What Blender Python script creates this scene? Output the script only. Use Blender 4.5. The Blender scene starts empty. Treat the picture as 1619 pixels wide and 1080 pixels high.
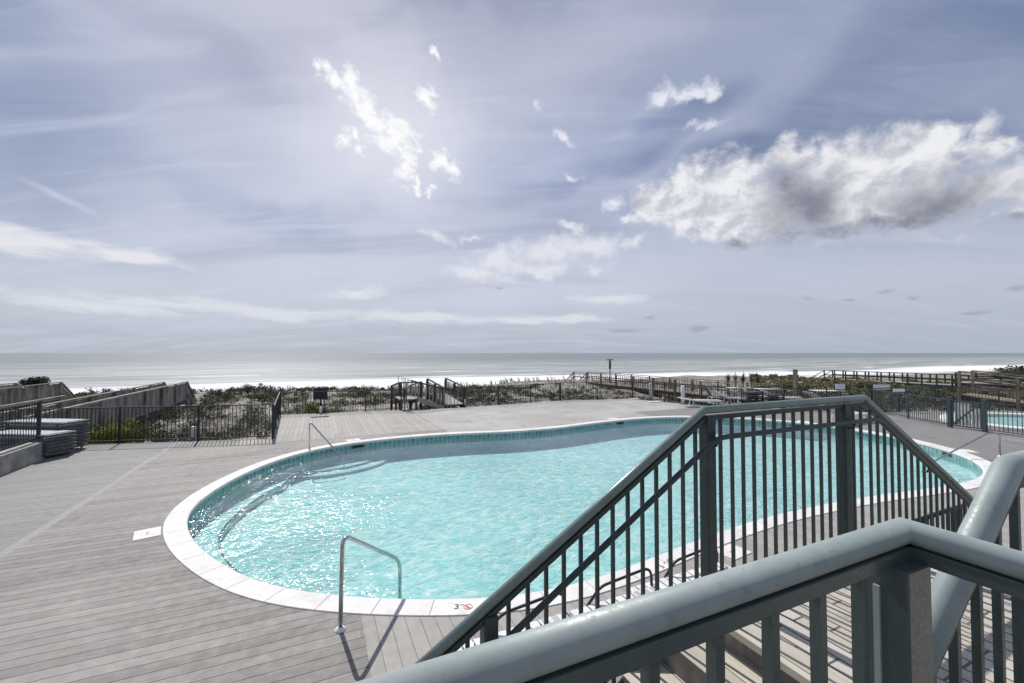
import bpy, bmesh, math, random
from mathutils import Vector, Matrix
import mathutils.geometry as geo
random.seed(7)
R = math.radians
S = bpy.context.scene
COL = S.collection
# ------------------------------------------------------------------ camera and plan helpers
FPX, CX, CY = 672.0, 809.5, 540.0
PITCH = math.atan(18/672.0)
EYE = Vector((0, 0, 2.75))
def ray(px, py):
    x, y, z = (px-CX)/FPX, 1.0, -(py-CY)/FPX
    c, s = math.cos(PITCH), math.sin(PITCH)
    return Vector((x, y*c - z*s, y*s + z*c))
def P(px, py, z=0.0):                      # where the sight line of a photo pixel meets height z
    d = ray(px, py); t = (z-EYE.z)/d.z
    return EYE + d*t
GA = R(24.6)                               # the deck, stairs and boardwalks share one square grid
UX = Vector((math.cos(GA), math.sin(GA), 0)); VX = Vector((-math.sin(GA), math.cos(GA), 0))
def G(u, v, z=0.0): return UX*u + VX*v + Vector((0, 0, z))
def toUV(p): return p.dot(UX), p.dot(VX)

cam = bpy.data.cameras.new('camera'); camo = bpy.data.objects.new('camera', cam); COL.objects.link(camo)
cam.sensor_width = 36; cam.lens = FPX/1619*36; cam.clip_start = .03; cam.clip_end = 60000
camo.location = EYE; camo.rotation_euler = (R(90)+PITCH, 0, 0)
S.camera = camo

# ------------------------------------------------------------------ materials
class NB:
    def __init__(s, nt): s.nt = nt
    def n(s, t, **k):
        x = s.nt.nodes.new(t)
        for a, b in k.items(): setattr(x, a, b)
        return x
    def put(s, sock, v):
        if v is None: return
        if isinstance(v, (int, float)): sock.default_value = v
        elif isinstance(v, (tuple, list)):
            if len(v) == 3 and len(sock.default_value) == 4: v = (*v, 1)
            sock.default_value = v
        else: s.nt.links.new(v, sock)
    def m(s, op, a, b=None, c=None, clamp=False):
        x = s.n('ShaderNodeMath', operation=op, use_clamp=clamp)
        s.put(x.inputs[0], a); s.put(x.inputs[1], b)
        if c is not None: s.put(x.inputs[2], c)
        return x.outputs[0]
    def vm(s, op, a, b=None, scale=None):
        x = s.n('ShaderNodeVectorMath', operation=op); s.put(x.inputs[0], a)
        if b is not None: s.put(x.inputs[1], b)
        if scale is not None: s.put(x.inputs['Scale'], scale)
        return x.outputs['Value' if op in ('LENGTH', 'DOT_PRODUCT') else 'Vector']
    def mix(s, f, a, b, mode='MIX'):
        x = s.n('ShaderNodeMix', data_type='RGBA', blend_type=mode)
        s.put(x.inputs[0], f); s.put(x.inputs[6], a); s.put(x.inputs[7], b); return x.outputs[2]
    def ss(s, v, a, b, lo=0., hi=1., smooth=True):
        x = s.n('ShaderNodeMapRange', interpolation_type='SMOOTHSTEP' if smooth else 'LINEAR')
        s.put(x.inputs[0], v)
        for i, q in enumerate((a, b, lo, hi)): x.inputs[i+1].default_value = q
        return x.outputs[0]
    def map(s, v, loc=(0,0,0), rot=(0,0,0), sc=(1,1,1), t='POINT'):
        x = s.n('ShaderNodeMapping', vector_type=t); s.put(x.inputs[0], v)
        x.inputs[1].default_value = loc; x.inputs[2].default_value = rot; x.inputs[3].default_value = sc
        return x.outputs[0]
    def noise(s, v, scale, detail=4, rough=.5, dist=0., out=0, lac=2.):
        x = s.n('ShaderNodeTexNoise'); s.put(x.inputs['Vector'], v); x.inputs['Scale'].default_value = scale
        x.inputs['Detail'].default_value = detail; x.inputs['Roughness'].default_value = rough
        x.inputs['Distortion'].default_value = dist; x.inputs['Lacunarity'].default_value = lac
        return x.outputs[out]
    def white(s, v, dim='1D'):
        x = s.n('ShaderNodeTexWhiteNoise', noise_dimensions=dim)
        s.put(x.inputs['W' if dim == '1D' else 'Vector'], v); return x.outputs[0]
    def sep(s, v):
        x = s.n('ShaderNodeSeparateXYZ'); s.put(x.inputs[0], v); return x.outputs
    def comb(s, a, b, c=0.):
        x = s.n('ShaderNodeCombineXYZ'); s.put(x.inputs[0], a); s.put(x.inputs[1], b); s.put(x.inputs[2], c); return x.outputs[0]
    def bump(s, h, strength=.3, dist=.01, normal=None):
        x = s.n('ShaderNodeBump'); s.put(x.inputs['Strength'], strength); x.inputs['Distance'].default_value = dist
        s.put(x.inputs['Height'], h)
        if normal is not None: s.put(x.inputs['Normal'], normal)
        return x.outputs[0]
def newmat(name):
    mt = bpy.data.materials.new(name); mt.use_nodes = True
    nt = mt.node_tree; nt.nodes.clear(); b = NB(nt)
    out = b.n('ShaderNodeOutputMaterial'); b.out = out
    return mt, b
def principled(b, col, rough=.6, metal=0., normal=None, spec=.5):
    p = b.n('ShaderNodeBsdfPrincipled')
    b.put(p.inputs['Base Color'], col); b.put(p.inputs['Roughness'], rough); b.put(p.inputs['Metallic'], metal)
    b.put(p.inputs['Specular IOR Level'], spec)
    if normal is not None: b.put(p.inputs['Normal'], normal)
    b.nt.links.new(p.outputs[0], b.out.inputs[0]); return p
def wpos(b): return b.n('ShaderNodeNewGeometry').outputs['Position']
def gridpos(b):                                             # position turned into the deck grid
    return b.map(wpos(b), rot=(0, 0, -GA))
def noisy(name, c0, c1, scale=6, rough=.6, metal=0., detail=5, bump=.2, bdist=.004, stretch=(1,1,1), spec=.5, lo=.35, hi=.65, spots=None):
    mt, b = newmat(name); v = b.map(wpos(b), sc=stretch)
    n = b.noise(v, scale, detail, .6); f = b.ss(n, lo, hi)
    fine = b.noise(v, scale*9, 3, .6)
    col = b.mix(f, c0, c1)
    if spots:
        sp_ = b.noise(wpos(b), 55, 4, .7, .6); sm_ = b.noise(wpos(b), 7, 3, .6)
        col = b.mix(b.m('MULTIPLY', b.ss(sp_, .60, .66), b.ss(sm_, .45, .62, .05, .65)), col, spots)
    nrm = b.bump(b.m('ADD', n, b.m('MULTIPLY', fine, .4)), bump, bdist) if bump else None
    principled(b, col, b.ss(fine, .3, .7, max(.03, rough-.08), min(1, rough+.1)), metal, nrm, spec); return mt

M = {}
M['paint'] = noisy('shaded_rail_paint', (.026,.041,.041), (.036,.054,.054), 14, .42, bump=.06, bdist=.0006, spec=.4, spots=(.07,.085,.085))  # same coat as the pale caps, darkened so the colour carries the shade
M['paint_dark'] = noisy('fence_paint', (.012,.014,.015), (.022,.025,.027), 9, .45, bump=.1, bdist=.001)
M['paint_teal'] = noisy('teal_fence_paint', (.035,.055,.06), (.05,.075,.08), 9, .4, bump=.1, bdist=.001)
M['paint_deck_lit'] = noisy('deck_lit_rail_paint', (.055,.074,.070), (.068,.09,.085), 18, .33, bump=.03, bdist=.0005, lo=.2, hi=.8)  # rail colour lightened to hold the light thrown back by the sunlit deck
M['pipe_shaded'] = noisy('shaded_cap_paint', (.155,.205,.19), (.19,.24,.225), 12, .25, bump=.12, bdist=.001)  # same coat as the near cap, darkened to put its underlit look into colour
M['pipe'] = noisy('cap_paint', (.25,.305,.295), (.305,.355,.345), 11, .46, bump=.10, bdist=.0008, spec=.45, spots=(.16,.19,.18))
M['steel'] = noisy('steel', (.42,.43,.43), (.55,.56,.56), 20, .25, metal=1., bump=.1, bdist=.0005)
M['white'] = noisy('white_plastic', (.66,.67,.67), (.76,.77,.77), 5, .45)
M['grey_plastic'] = noisy('grey_plastic', (.055,.06,.064), (.11,.115,.12), 5, .5)
M['sling'] = noisy('sling', (.42,.44,.46), (.55,.57,.6), 8, .8)
M['dark'] = noisy('dark', (.015,.017,.018), (.03,.032,.034), 9, .6)
M['wood'] = noisy('weathered_wood', (.15,.14,.125), (.36,.34,.305), 3, .85, stretch=(1,1,.35), bump=.6, bdist=.01)
M['wood_brown'] = noisy('brown_wood', (.13,.105,.075), (.32,.27,.20), 3, .85, stretch=(1,1,.5), bump=.6, bdist=.01)
M['wood_dark'] = noisy('dark_wood', (.03,.027,.024), (.085,.075,.065), 3, .9, stretch=(1,1,.35), bump=.6, bdist=.01)
M['concrete'] = noisy('concrete', (.22,.215,.2), (.42,.41,.385), 2.2, .85, detail=8, bump=.4, bdist=.01)
M['sign'] = noisy('sign_white', (.7,.7,.7), (.78,.78,.78), 5, .5)
M['signred'] = noisy('sign_red', (.5,.05,.04), (.55,.07,.05), 5, .5)
M['ink'] = noisy('ink', (.03,.03,.035), (.05,.05,.055), 5, .6)
M['plaster'] = noisy('pool_plaster', (.64,.715,.70), (.71,.775,.76), .8, .7, bump=0)
def leafmat(name, c0, c1, c2):
    mt, b = newmat(name); g = b.n('ShaderNodeNewGeometry')
    r = g.outputs['Random Per Island']
    n = b.noise(g.outputs['Position'], 1.3, 3)
    col = b.mix(b.ss(r, .0, 1., smooth=False), c0, c1); col = b.mix(b.ss(n, .45, .62), col, c2)
    p = principled(b, col, .6, spec=.3)
    tr = b.n('ShaderNodeBsdfTranslucent'); b.put(tr.inputs[0], col)
    mx = b.n('ShaderNodeMixShader'); mx.inputs[0].default_value = .3
    b.nt.links.new(p.outputs[0], mx.inputs[1]); b.nt.links.new(tr.outputs[0], mx.inputs[2])
    b.nt.links.new(mx.outputs[0], b.out.inputs[0]); return mt
M['leaf_dark'] = leafmat('scrub_leaf', (.022,.027,.017), (.10,.105,.07), (.05,.056,.035))
M['leaf_dry'] = leafmat('dry_grass', (.13,.12,.085), (.36,.33,.25), (.09,.09,.06))
M['leaf_green'] = leafmat('green_leaf', (.10,.13,.025), (.34,.36,.09), (.06,.09,.02))
M['leaf_olive'] = leafmat('olive_leaf', (.08,.085,.035), (.24,.23,.11), (.16,.165,.08))
M['leaf_black'] = leafmat('black_leaf', (.008,.009,.008), (.025,.028,.02), (.012,.014,.01))

# boards of a deck: stripes across one axis, each board with its own tone, streaks along it and a dark gap
def boards(b, gp, axis, width, c0, c1, seed=0., gapw=.075, runlen=8.5):
    o = b.sep(gp); a = o[1] if axis == 'u' else o[0]; l = o[0] if axis == 'u' else o[1]
    t = b.m('DIVIDE', a, width); idx = b.m('FLOOR', t); fr = b.m('FRACT', t)
    rnd = b.white(b.m('ADD', idx, seed))
    lj = b.m('ADD', b.m('DIVIDE', l, runlen), b.m('MULTIPLY', rnd, 7.3)); jf = b.m('FRACT', lj); ji = b.m('FLOOR', lj)
    rnd2 = b.white(b.comb(idx, ji, seed), '3D')
    gap = b.ss(fr, gapw, gapw*.3)
    st = b.map(gp, sc=(1.2, 16, 1) if axis == 'u' else (16, 1.2, 1))
    grain = b.noise(st, 2.2, 6, .62)
    blot = b.noise(gp, .55, 4, .55)
    tone = b.m('ADD', b.m('ADD', .18, b.m('MULTIPLY', rnd2, .28)), b.m('ADD', b.m('MULTIPLY', grain, .55), b.m('MULTIPLY', blot, .55)))
    col = b.mix(b.ss(tone, .45, 1.15, smooth=False), c0, c1)
    h = b.m('ADD', b.m('MULTIPLY', gap, -1.), b.m('MULTIPLY', grain, .12))
    return col, gap, h
def deckmat():
    mt, b = newmat('pool_deck'); gp = gridpos(b); o = b.sep(gp); u, v = o[0], o[1]
    ca, ga, ha = boards(b, gp, 'u', .142, (.118,.112,.104), (.315,.30,.28), 0)
    cb, gb, hb = boards(b, gp, 'u', .142, (.175,.173,.17), (.275,.273,.268), 31, .03)
    cc, gc, hc = boards(b, gp, 'v', .142, (.24,.228,.21), (.38,.365,.34), 57, .05)
    # masks
    mb = b.m('LESS_THAN', u, -3.82)
    mseam = b.m('MULTIPLY', b.m('GREATER_THAN', u, -3.95), b.m('LESS_THAN', u, -3.82))
    mc = b.m('MULTIPLY', b.m('GREATER_THAN', u, -2.2), b.m('GREATER_THAN', v, 15.0))
    md = b.m('MULTIPLY', b.m('GREATER_THAN', u, .45), b.m('LESS_THAN', v, 7.5))
    mcd = b.m('MAXIMUM', mc, md)
    mcon = b.m('MULTIPLY', b.m('GREATER_THAN', u, 4.2), b.m('GREATER_THAN', v, 13))
    me = b.m('MULTIPLY', b.m('GREATER_THAN', u, 13.3), b.m('LESS_THAN', v, 15.7))
    n1 = b.noise(gp, .35, 7, .6); n2 = b.noise(gp, 9, 5, .6)
    con = b.mix(b.ss(n1, .35, .65), (.36,.348,.33), (.435,.42,.40)); con = b.mix(b.ss(n2, .3, .75), con, (.30,.29,.275))
    con = b.mix(b.ss(n1, .5, .56), con, b.mix(.5, con, (.44,.42,.40)))
    # construction joints
    ju = b.m('ABSOLUTE', b.m('SUBTRACT', b.m('FRACT', b.m('DIVIDE', u, 3.05)), .5)); jv = b.m('ABSOLUTE', b.m('SUBTRACT', b.m('FRACT', b.m('DIVIDE', v, 3.05)), .5))
    jj = b.m('MAXIMUM', b.ss(ju, .496, .4985), b.ss(jv, .496, .4985))
    dk = b.mix(b.ss(n1, .3, .7), (.20,.19,.187), (.255,.243,.238)); dk = b.mix(b.ss(n2, .35, .75), dk, (.20,.19,.186))
    col = b.mix(mb, ca, cb); col = b.mix(mseam, col, (.29,.283,.265)); col = b.mix(mcd, col, cc)
    gap = b.mix(mcd, b.mix(mb, ga, gb), gc)
    col = b.mix(b.m('MULTIPLY', b.m('MULTIPLY', gap, b.m('SUBTRACT', 1., mseam)), .8), col, (.035,.03,.028))
    conc = b.mix(me, con, dk); conc = b.mix(b.m('MULTIPLY', jj, .45), conc, (.10,.10,.09))
    mm = b.m('MAXIMUM', mcon, me)
    # worn patch edge between boards and concrete
    col = b.mix(mm, col, conc)
    st = b.noise(gp, .9, 8, .7, .6); col = b.mix(b.ss(st, .53, .70, 0, .42), col, (.13,.12,.11))
    st2 = b.noise(b.map(gp, loc=(9, 3, 0)), .5, 7, .68, .8); col = b.mix(b.ss(st2, .55, .75, 0, .22), col, (.58,.56,.53))
    hh = b.mix(mm, b.mix(mcd, ha, hc), b.m('MULTIPLY', n2, .25))
    principled(b, col, b.ss(n2, .3, .7, .62, .8), 0, b.bump(hh, .6, .006), .35); return mt
M['deck'] = deckmat()
def planks(name, axis, width, c0, c1, gapc=(.03,.027,.022)):
    mt, b = newmat(name); gp = gridpos(b); c, g, h = boards(b, gp, axis, width, c0, c1, 3, .07)
    c = b.mix(b.m('MULTIPLY', g, .9), c, gapc); principled(b, c, .75, 0, b.bump(h, .7, .006), .3); return mt
M['tread'] = planks('tread_wood', 'v', .14, (.30,.275,.22), (.58,.54,.45))
M['walk'] = planks('walk_planks', 'u', .15, (.22,.21,.19), (.42,.40,.37))
def pavermat():
    mt, b = newmat('pavers'); gp = gridpos(b)
    gp = b.map(gp, rot=(0,0,math.pi/2)); br = b.n('ShaderNodeTexBrick'); b.put(br.inputs['Vector'], gp)
    for k, q in (('Color1', (.42,.39,.33,1)), ('Color2', (.52,.49,.43,1)), ('Mortar', (.12,.11,.095,1))): br.inputs[k].default_value = q
    br.inputs['Scale'].default_value = 1; br.inputs['Mortar Size'].default_value = .007; br.inputs['Mortar Smooth'].default_value = .2
    br.inputs['Brick Width'].default_value = .30; br.inputs['Row Height'].default_value = .10
    o = b.sep(gp)
    cell = b.comb(b.m('FLOOR', b.m('DIVIDE', o[0], .3)), b.m('FLOOR', b.m('DIVIDE', o[1], .1)))
    rn = b.white(cell, '3D')
    col = b.mix(b.m('MULTIPLY', b.m('GREATER_THAN', rn, .82), .5), br.outputs[0], (.44,.36,.33))
    col = b.mix(br.outputs['Fac'], col, (.12,.11,.095))
    st = b.noise(gp, 3, 7, .65); col = b.mix(b.ss(st, .5, .7, 0, .5), col, (.18,.165,.14))
    principled(b, col, .8, 0, b.bump(b.m('SUBTRACT', b.m('MULTIPLY', st, .3), br.outputs['Fac']), .6, .005), .3); return mt
M['paver'] = pavermat()
def copingmat():
    mt, b = newmat('coping_stone'); v = wpos(b); g = b.n('ShaderNodeNewGeometry')
    n = b.noise(v, 3, 7, .65); n2 = b.noise(v, 45, 4, .6)
    c = b.mix(g.outputs['Random Per Island'], (.68,.665,.645), (.76,.745,.725)); c = b.mix(b.ss(n, .50, .70, 0, .5), c, (.52,.50,.465)); c = b.mix(b.ss(n2, .48, .72, 0, .5), c, (.46,.44,.41)); n3 = b.noise(v, .9, 6, .7, .5); c = b.mix(b.ss(n3, .55, .68, 0, .35), c, (.40,.375,.34))
    principled(b, c, .7, 0, b.bump(n2, .3, .003), .35); return mt
M['coping'] = copingmat()
def tilemat():
    mt, b = newmat('waterline_tile'); uv = b.n('ShaderNodeUVMap').outputs[0]; o = b.sep(uv)
    cu = b.m('DIVIDE', o[0], .15); cv = b.m('DIVIDE', o[1], .15)
    fu, fv = b.m('FRACT', cu), b.m('FRACT', cv)
    edge = b.m('MAXIMUM', b.m('MAXIMUM', b.ss(fu, .05, 0), b.ss(fu, .95, 1)), b.m('MAXIMUM', b.ss(fv, .05, 0), b.ss(fv, .95, 1)))
    cell = b.comb(b.m('FLOOR', cu), b.m('FLOOR', cv)); rn = b.white(cell, '3D')
    c = b.mix(rn, (.12,.30,.30), (.26,.46,.45))
    # small dark square motif in every tile
    mo = b.m('MULTIPLY', b.m('LESS_THAN', b.m('ABSOLUTE', b.m('SUBTRACT', fu, .5)), .17), b.m('LESS_THAN', b.m('ABSOLUTE', b.m('SUBTRACT', fv, .5)), .28))
    c = b.mix(b.m('MULTIPLY', mo, .55), c, (.03,.12,.15)); c = b.mix(edge, c, (.5,.58,.56))
    principled(b, c, .25, 0, b.bump(b.m('MULTIPLY', edge, -1.), .3, .002)); return mt
M['tile'] = tilemat()
M['trimtile'] = noisy('step_trim_tile', (.01,.04,.06), (.03,.08,.10), 12, .3, bump=0)
def watermat():
    mt, b = newmat('pool_water'); gp = gridpos(b)
    w1 = b.noise(b.map(gp, sc=(1, 1.25, 1)), 5.5, 2, .5, .5)
    w2 = b.noise(b.map(gp, rot=(0,0,.5), sc=(1, 1.6, 1)), 15, 1, .5, .4)
    big = b.noise(gp, .33, 3, .5, .4); amp = b.ss(big, .38, .66, .15, .36)
    # patches ruffled by the wind
    wp_ = b.vm('ADD', wpos(b), b.vm('SCALE', b.vm('SUBTRACT', b.noise(gp, 1.2, 4, .6, out=1), (.5,.5,.5)), scale=1.6))
    for (px, py, r_, a_) in ((350,785,1.5,1.1), (455,885,.95,1.3), (420,830,2.2,.35), (1180,790,1.8,.3)):
        c_ = P(px, py, -.13); amp = b.m('ADD', amp, b.ss(b.vm('LENGTH', b.vm('SUBTRACT', wp_, (c_.x, c_.y, c_.z))), r_, 0, 0, a_))
    h = b.m('ADD', w1, b.m('MULTIPLY', w2, .42)); nrm = b.bump(b.m('MULTIPLY', h, amp), 1., .10)
    gl = b.n('ShaderNodeBsdfGlossy'); gl.inputs['Roughness'].default_value = .12; b.put(gl.inputs['Normal'], nrm); gl.inputs[0].default_value = (.95,.97,1,1)
    # tint follows ripple height, painting in the mottled light seen through moving water
    lw = b.n('ShaderNodeLayerWeight'); lw.inputs[0].default_value = .5; b.put(lw.inputs['Normal'], nrm)
    tint = b.mix(b.ss(h, .54, .90), (.55,.86,.865), (.90,1.,.99))
    tr = b.n('ShaderNodeBsdfTransparent'); b.put(tr.inputs[0], tint)
    fr = b.n('ShaderNodeFresnel'); fr.inputs[0].default_value = 1.33; b.put(fr.inputs['Normal'], nrm)
    mx = b.n('ShaderNodeMixShader'); b.put(mx.inputs[0], b.m('MINIMUM', b.m('MULTIPLY', fr.outputs[0], 1.), .5))
    b.nt.links.new(tr.outputs[0], mx.inputs[1]); b.nt.links.new(gl.outputs[0], mx.inputs[2]); b.nt.links.new(mx.outputs[0], b.out.inputs[0]); return mt
M['water'] = watermat()
SHORE = 86.0
def seamat():
    mt, b = newmat('sea'); gp = gridpos(b); o = b.sep(gp); v = o[1]
    st = b.map(gp, sc=(.12, 1, 1))
    wob = b.noise(b.map(gp, sc=(.012, .012, 1)), 1., 4, .5); vv = b.m('ADD', b.m('ADD', v, b.ss(o[0], 60, 190, 0, 10)), b.m('MULTIPLY', b.m('SUBTRACT', wob, .5), 22))
    streak = b.noise(b.map(gp, sc=(.010, .075, 1)), 1.6, 6, .6)
    col = b.mix(b.ss(vv, SHORE+15, 480), (.37,.385,.38), (.20,.225,.235))
    col = b.mix(b.ss(streak, .46, .62, 0, .75), col, (.15,.18,.18))
    # swash and lines of breaking foam
    near = b.ss(vv, SHORE+60, SHORE+2)
    band = b.noise(b.map(gp, sc=(.012, .17, 1)), 1., 5, .55, .3)
    fine = b.noise(b.map(gp, sc=(.25, 1., 1)), 1.2, 5, .7)
    foam = b.ss(b.m('ADD', b.m('MULTIPLY', near, .44), b.m('ADD', b.m('MULTIPLY', band, .75), b.m('MULTIPLY', fine, .22))), .70, .86)
    foam = b.m('MAXIMUM', foam, b.ss(b.m('ADD', vv, b.m('MULTIPLY', b.m('SUBTRACT', fine, .5), 26)), SHORE+27, SHORE+12, 0, .95))
    foam = b.m('MULTIPLY', foam, b.ss(vv, SHORE+95, SHORE+30))
    far = b.noise(b.map(gp, loc=(77, 31, 0), sc=(.02, .11, 1)), 1., 5, .6); lines = b.m('MULTIPLY', b.ss(far, .60, .66), b.ss(vv, 420, 120, 0, .8))
    foam = b.m('MAXIMUM', foam, lines)
    col = b.mix(foam, col, (.82,.83,.84))
    w = b.noise(b.map(gp, sc=(.35, 1, 1)), .9, 6, .62); w2 = b.noise(b.map(gp, sc=(.10, .45, 1)), .35, 4, .5)
    nrm = b.bump(b.m('ADD', w, b.m('MULTIPLY', w2, 2.)), .8, .5)
    principled(b, col, b.ss(foam, 0, 1, .42, .8), 0, nrm, .1); return mt
M['sea'] = seamat()
def sandmat():
    mt, b = newmat('sand'); gp = gridpos(b); o = b.sep(gp); v = o[1]
    wob = b.noise(b.map(gp, sc=(.03, .1, 1)), 1., 5, .6); vv = b.m('ADD', v, b.m('MULTIPLY', b.m('SUBTRACT', wob, .5), 22))
    n = b.noise(gp, 1.1, 8, .65); n2 = b.noise(gp, 14, 5, .6)
    dune = b.mix(b.ss(n, .42, .58), (.42,.40,.36), (.17,.16,.13)); dune = b.mix(b.ss(n2, .42, .62, 0, .8), dune, (.06,.056,.042))
    dry = b.mix(b.ss(n, .3, .7), (.60,.59,.565), (.68,.67,.65))
    wet = b.mix(b.ss(wob, .3, .7), (.50,.50,.50), (.62,.62,.62))
    col = b.mix(b.ss(v, 46, 54), dune, dry); f = b.ss(vv, 60, 74); col = b.mix(f, col, wet)
    principled(b, col, b.ss(vv, 60, 76, .9, .35), 0, b.bump(b.m('ADD', n, b.m('MULTIPLY', n2, .5)), b.ss(vv, 60, 78, .8, .05), .05), .5); return mt
M['sand'] = sandmat()

# ------------------------------------------------------------------ mesh collecting
class MB:
    def __init__(s): s.v = []; s.f = []; s.sm = []; s.uv = {}
    def poly(s, pts, smooth=False):
        i = len(s.v); s.v += [tuple(p) for p in pts]; s.f.append(tuple(range(i, i+len(pts)))); s.sm.append(smooth)
    def faces(s, pts, fs, smooth=False):
        i = len(s.v); s.v += [tuple(p) for p in pts]
        for f in fs: s.f.append(tuple(i+k for k in f)); s.sm.append(smooth)
    def box(s, c, sx, sy, sz, rz=0., mat=None):
        c = Vector(c); pts = []
        for dz in (-.5, .5):
            for dx, dy in ((-.5,-.5), (.5,-.5), (.5,.5), (-.5,.5)):
                p = Vector((dx*sx, dy*sy, dz*sz)); p.rotate(Matrix.Rotation(rz, 3, 'Z'))
                if mat: p = mat @ p
                pts.append(c+p)
        s.faces(pts, [(3,2,1,0), (4,5,6,7), (0,1,5,4), (1,2,6,5), (2,3,7,6), (3,0,4,7)])
        return s
    def bar(s, a, b, w, h, up=(0,0,1)):                     # rectangular bar from a to b
        a, b = Vector(a), Vector(b); d = (b-a).normalized(); up = Vector(up)
        if abs(d.dot(up)) > .99: up = VX
        x = d.cross(up).normalized(); y = x.cross(d).normalized(); pts = []
        for q in (a, b):
            for i, j in ((-1,-1), (1,-1), (1,1), (-1,1)): pts.append(q + x*(i*w/2) + y*(j*h/2))
        s.faces(pts, [(0,1,2,3), (7,6,5,4), (1,0,4,5), (2,1,5,6), (3,2,6,7), (0,3,7,4)])
        return s
    def post(s, p, w, z0, z1, d=None):                      # upright square post turned with the grid
        return s.box((p[0], p[1], (z0+z1)/2), w, d or w, z1-z0, GA)
    def tube(s, pts, r, n=12, caps=True, closed=False):
        pts = [Vector(p) for p in pts]; m = len(pts); rings = []
        t0 = (pts[1]-pts[0]).normalized(); ref = Vector((0,0,1)) if abs(t0.z) < .9 else Vector((1,0,0))
        nx = t0.cross(ref).normalized()
        for i in range(m):
            a = (pts[i]-pts[i-1]).normalized() if i else (pts[1]-pts[0]).normalized()
            c = (pts[i+1]-pts[i]).normalized() if i < m-1 else a
            t = (a+c).normalized(); k = 1/max(.3, t.dot(c))
            nx = (nx - t*nx.dot(t)).normalized(); ny = t.cross(nx)
            bend = (c-a)
            ring = []
            for j in range(n):
                q = 2*math.pi*j/n; o = nx*math.cos(q)*r + ny*math.sin(q)*r
                if bend.length > 1e-4:
                    bd = (bend - t*bend.dot(t)).normalized(); o = o + bd*(o.dot(bd)*(k-1))
                ring.append(pts[i]+o)
            rings.append(ring)
        base = len(s.v)
        for rg in rings: s.v += [tuple(p) for p in rg]
        for i in range(m-1):
            for j in range(n):
                a = base+i*n+j; b2 = base+i*n+(j+1) % n
                s.f.append((a, b2, b2+n, a+n)); s.sm.append(True)
        if caps:
            s.f.append(tuple(base+j for j in reversed(range(n)))); s.sm.append(False)
            s.f.append(tuple(base+(m-1)*n+j for j in range(n))); s.sm.append(False)
        return s
    def lathe(s, c, prof, n=20):
        c = Vector(c); base = len(s.v)
        for r, z in prof:
            for j in range(n): q = 2*math.pi*j/n; s.v.append((c.x+r*math.cos(q), c.y+r*math.sin(q), c.z+z))
        for i in range(len(prof)-1):
            for j in range(n):
                a = base+i*n+j; b2 = base+i*n+(j+1) % n; s.f.append((a, b2, b2+n, a+n)); s.sm.append(True)
        s.f.append(tuple(base+j for j in reversed(range(n)))); s.sm.append(False)
        s.f.append(tuple(base+(len(prof)-1)*n+j for j in range(n))); s.sm.append(False)
        return s
def arc(a, corner, b, r, n=6):                              # points rounding a corner of a polyline
    a, c, b = Vector(a), Vector(corner), Vector(b)
    p = c + (a-c).normalized()*r; q = c + (b-c).normalized()*r
    return [p*(1-t)**2 + c*2*t*(1-t) + q*t*t for t in [i/n for i in range(n+1)]]
def obj(name, mb, mat, parent=None, bevel=0., off=None):
    me = bpy.data.meshes.new(name)
    off = off or (Vector(parent['_o']) if parent is not None and '_o' in parent else Vector((0,0,0)))
    me.from_pydata([(x-off.x, y-off.y, z-off.z) for x, y, z in mb.v], [], mb.f)
    me.polygons.foreach_set('use_smooth', mb.sm)
    if mb.uv:
        l = me.uv_layers.new(name='UVMap')
        for i, lp in enumerate(me.loops): l.data[i].uv = mb.uv[lp.vertex_index]
    me.update()
    me.materials.append(mat if not isinstance(mat, str) else M[mat])
    o = bpy.data.objects.new(name, me); COL.objects.link(o)
    if parent is not None: o.parent = parent
    elif off.length: o.location = off
    if bevel:
        md = o.modifiers.new('bevel', 'BEVEL'); md.width = bevel; md.segments = 2; md.limit_method = 'ANGLE'; md.angle_limit = R(40)
    return o
def tag(o, label, cat, group=None):
    o['label'] = label; o['category'] = cat
    if group: o['group'] = group
    return o
ROOTS = []
def thing(name, label, cat, loc=(0,0,0), group=None, rz=0.):
    o = bpy.data.objects.new(name, None); COL.objects.link(o); o.location = loc; o.rotation_euler = (0,0,rz); o.empty_display_size = .2
    o['_o'] = tuple(loc) if rz == 0 else (0.,0.,0.); ROOTS.append(o)
    return tag(o, label, cat, group)
def struct(name, mb, mat):
    o = obj(name, mb, mat); o['kind'] = 'structure'; return o
def copy_tree(o, parent=None):
    c = o.copy(); COL.objects.link(c); c.parent = parent
    for ch in [x for x in list(COL.objects) if x.parent == o]: copy_tree(ch, c)
    return c
def dup(root, loc, rz, label):
    c = copy_tree(root); c.location = loc; c.rotation_euler = (0,0,rz); c['label'] = label; return c
# ------------------------------------------------------------------ sky and sun
SUN_AZ, SUN_EL = R(-31), R(48)
sd = Vector((math.sin(SUN_AZ)*math.cos(SUN_EL), math.cos(SUN_AZ)*math.cos(SUN_EL), math.sin(SUN_EL)))
L = bpy.data.lights.new('sun', 'SUN'); L.energy = 4.3; L.angle = R(.53); L.color = (1, .955, .9)
lo = bpy.data.objects.new('sun', L); COL.objects.link(lo); lo.rotation_euler = sd.to_track_quat('Z', 'Y').to_euler(); lo.location = (0,0,40)
W = bpy.data.worlds.new('World'); S.world = W; W.use_nodes = True; nt = W.node_tree; nt.nodes.clear(); b = NB(nt)
wo = b.n('ShaderNodeOutputWorld'); bg = b.n('ShaderNodeBackground'); nt.links.new(bg.outputs[0], wo.inputs[0])
def lin(r, g, bb): return tuple(((c/255+.055)/1.055)**2.4 if c > 10 else c/3294 for c in (r, g, bb))
D = b.n('ShaderNodeTexCoord').outputs['Generated']; o = b.sep(D)
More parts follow.
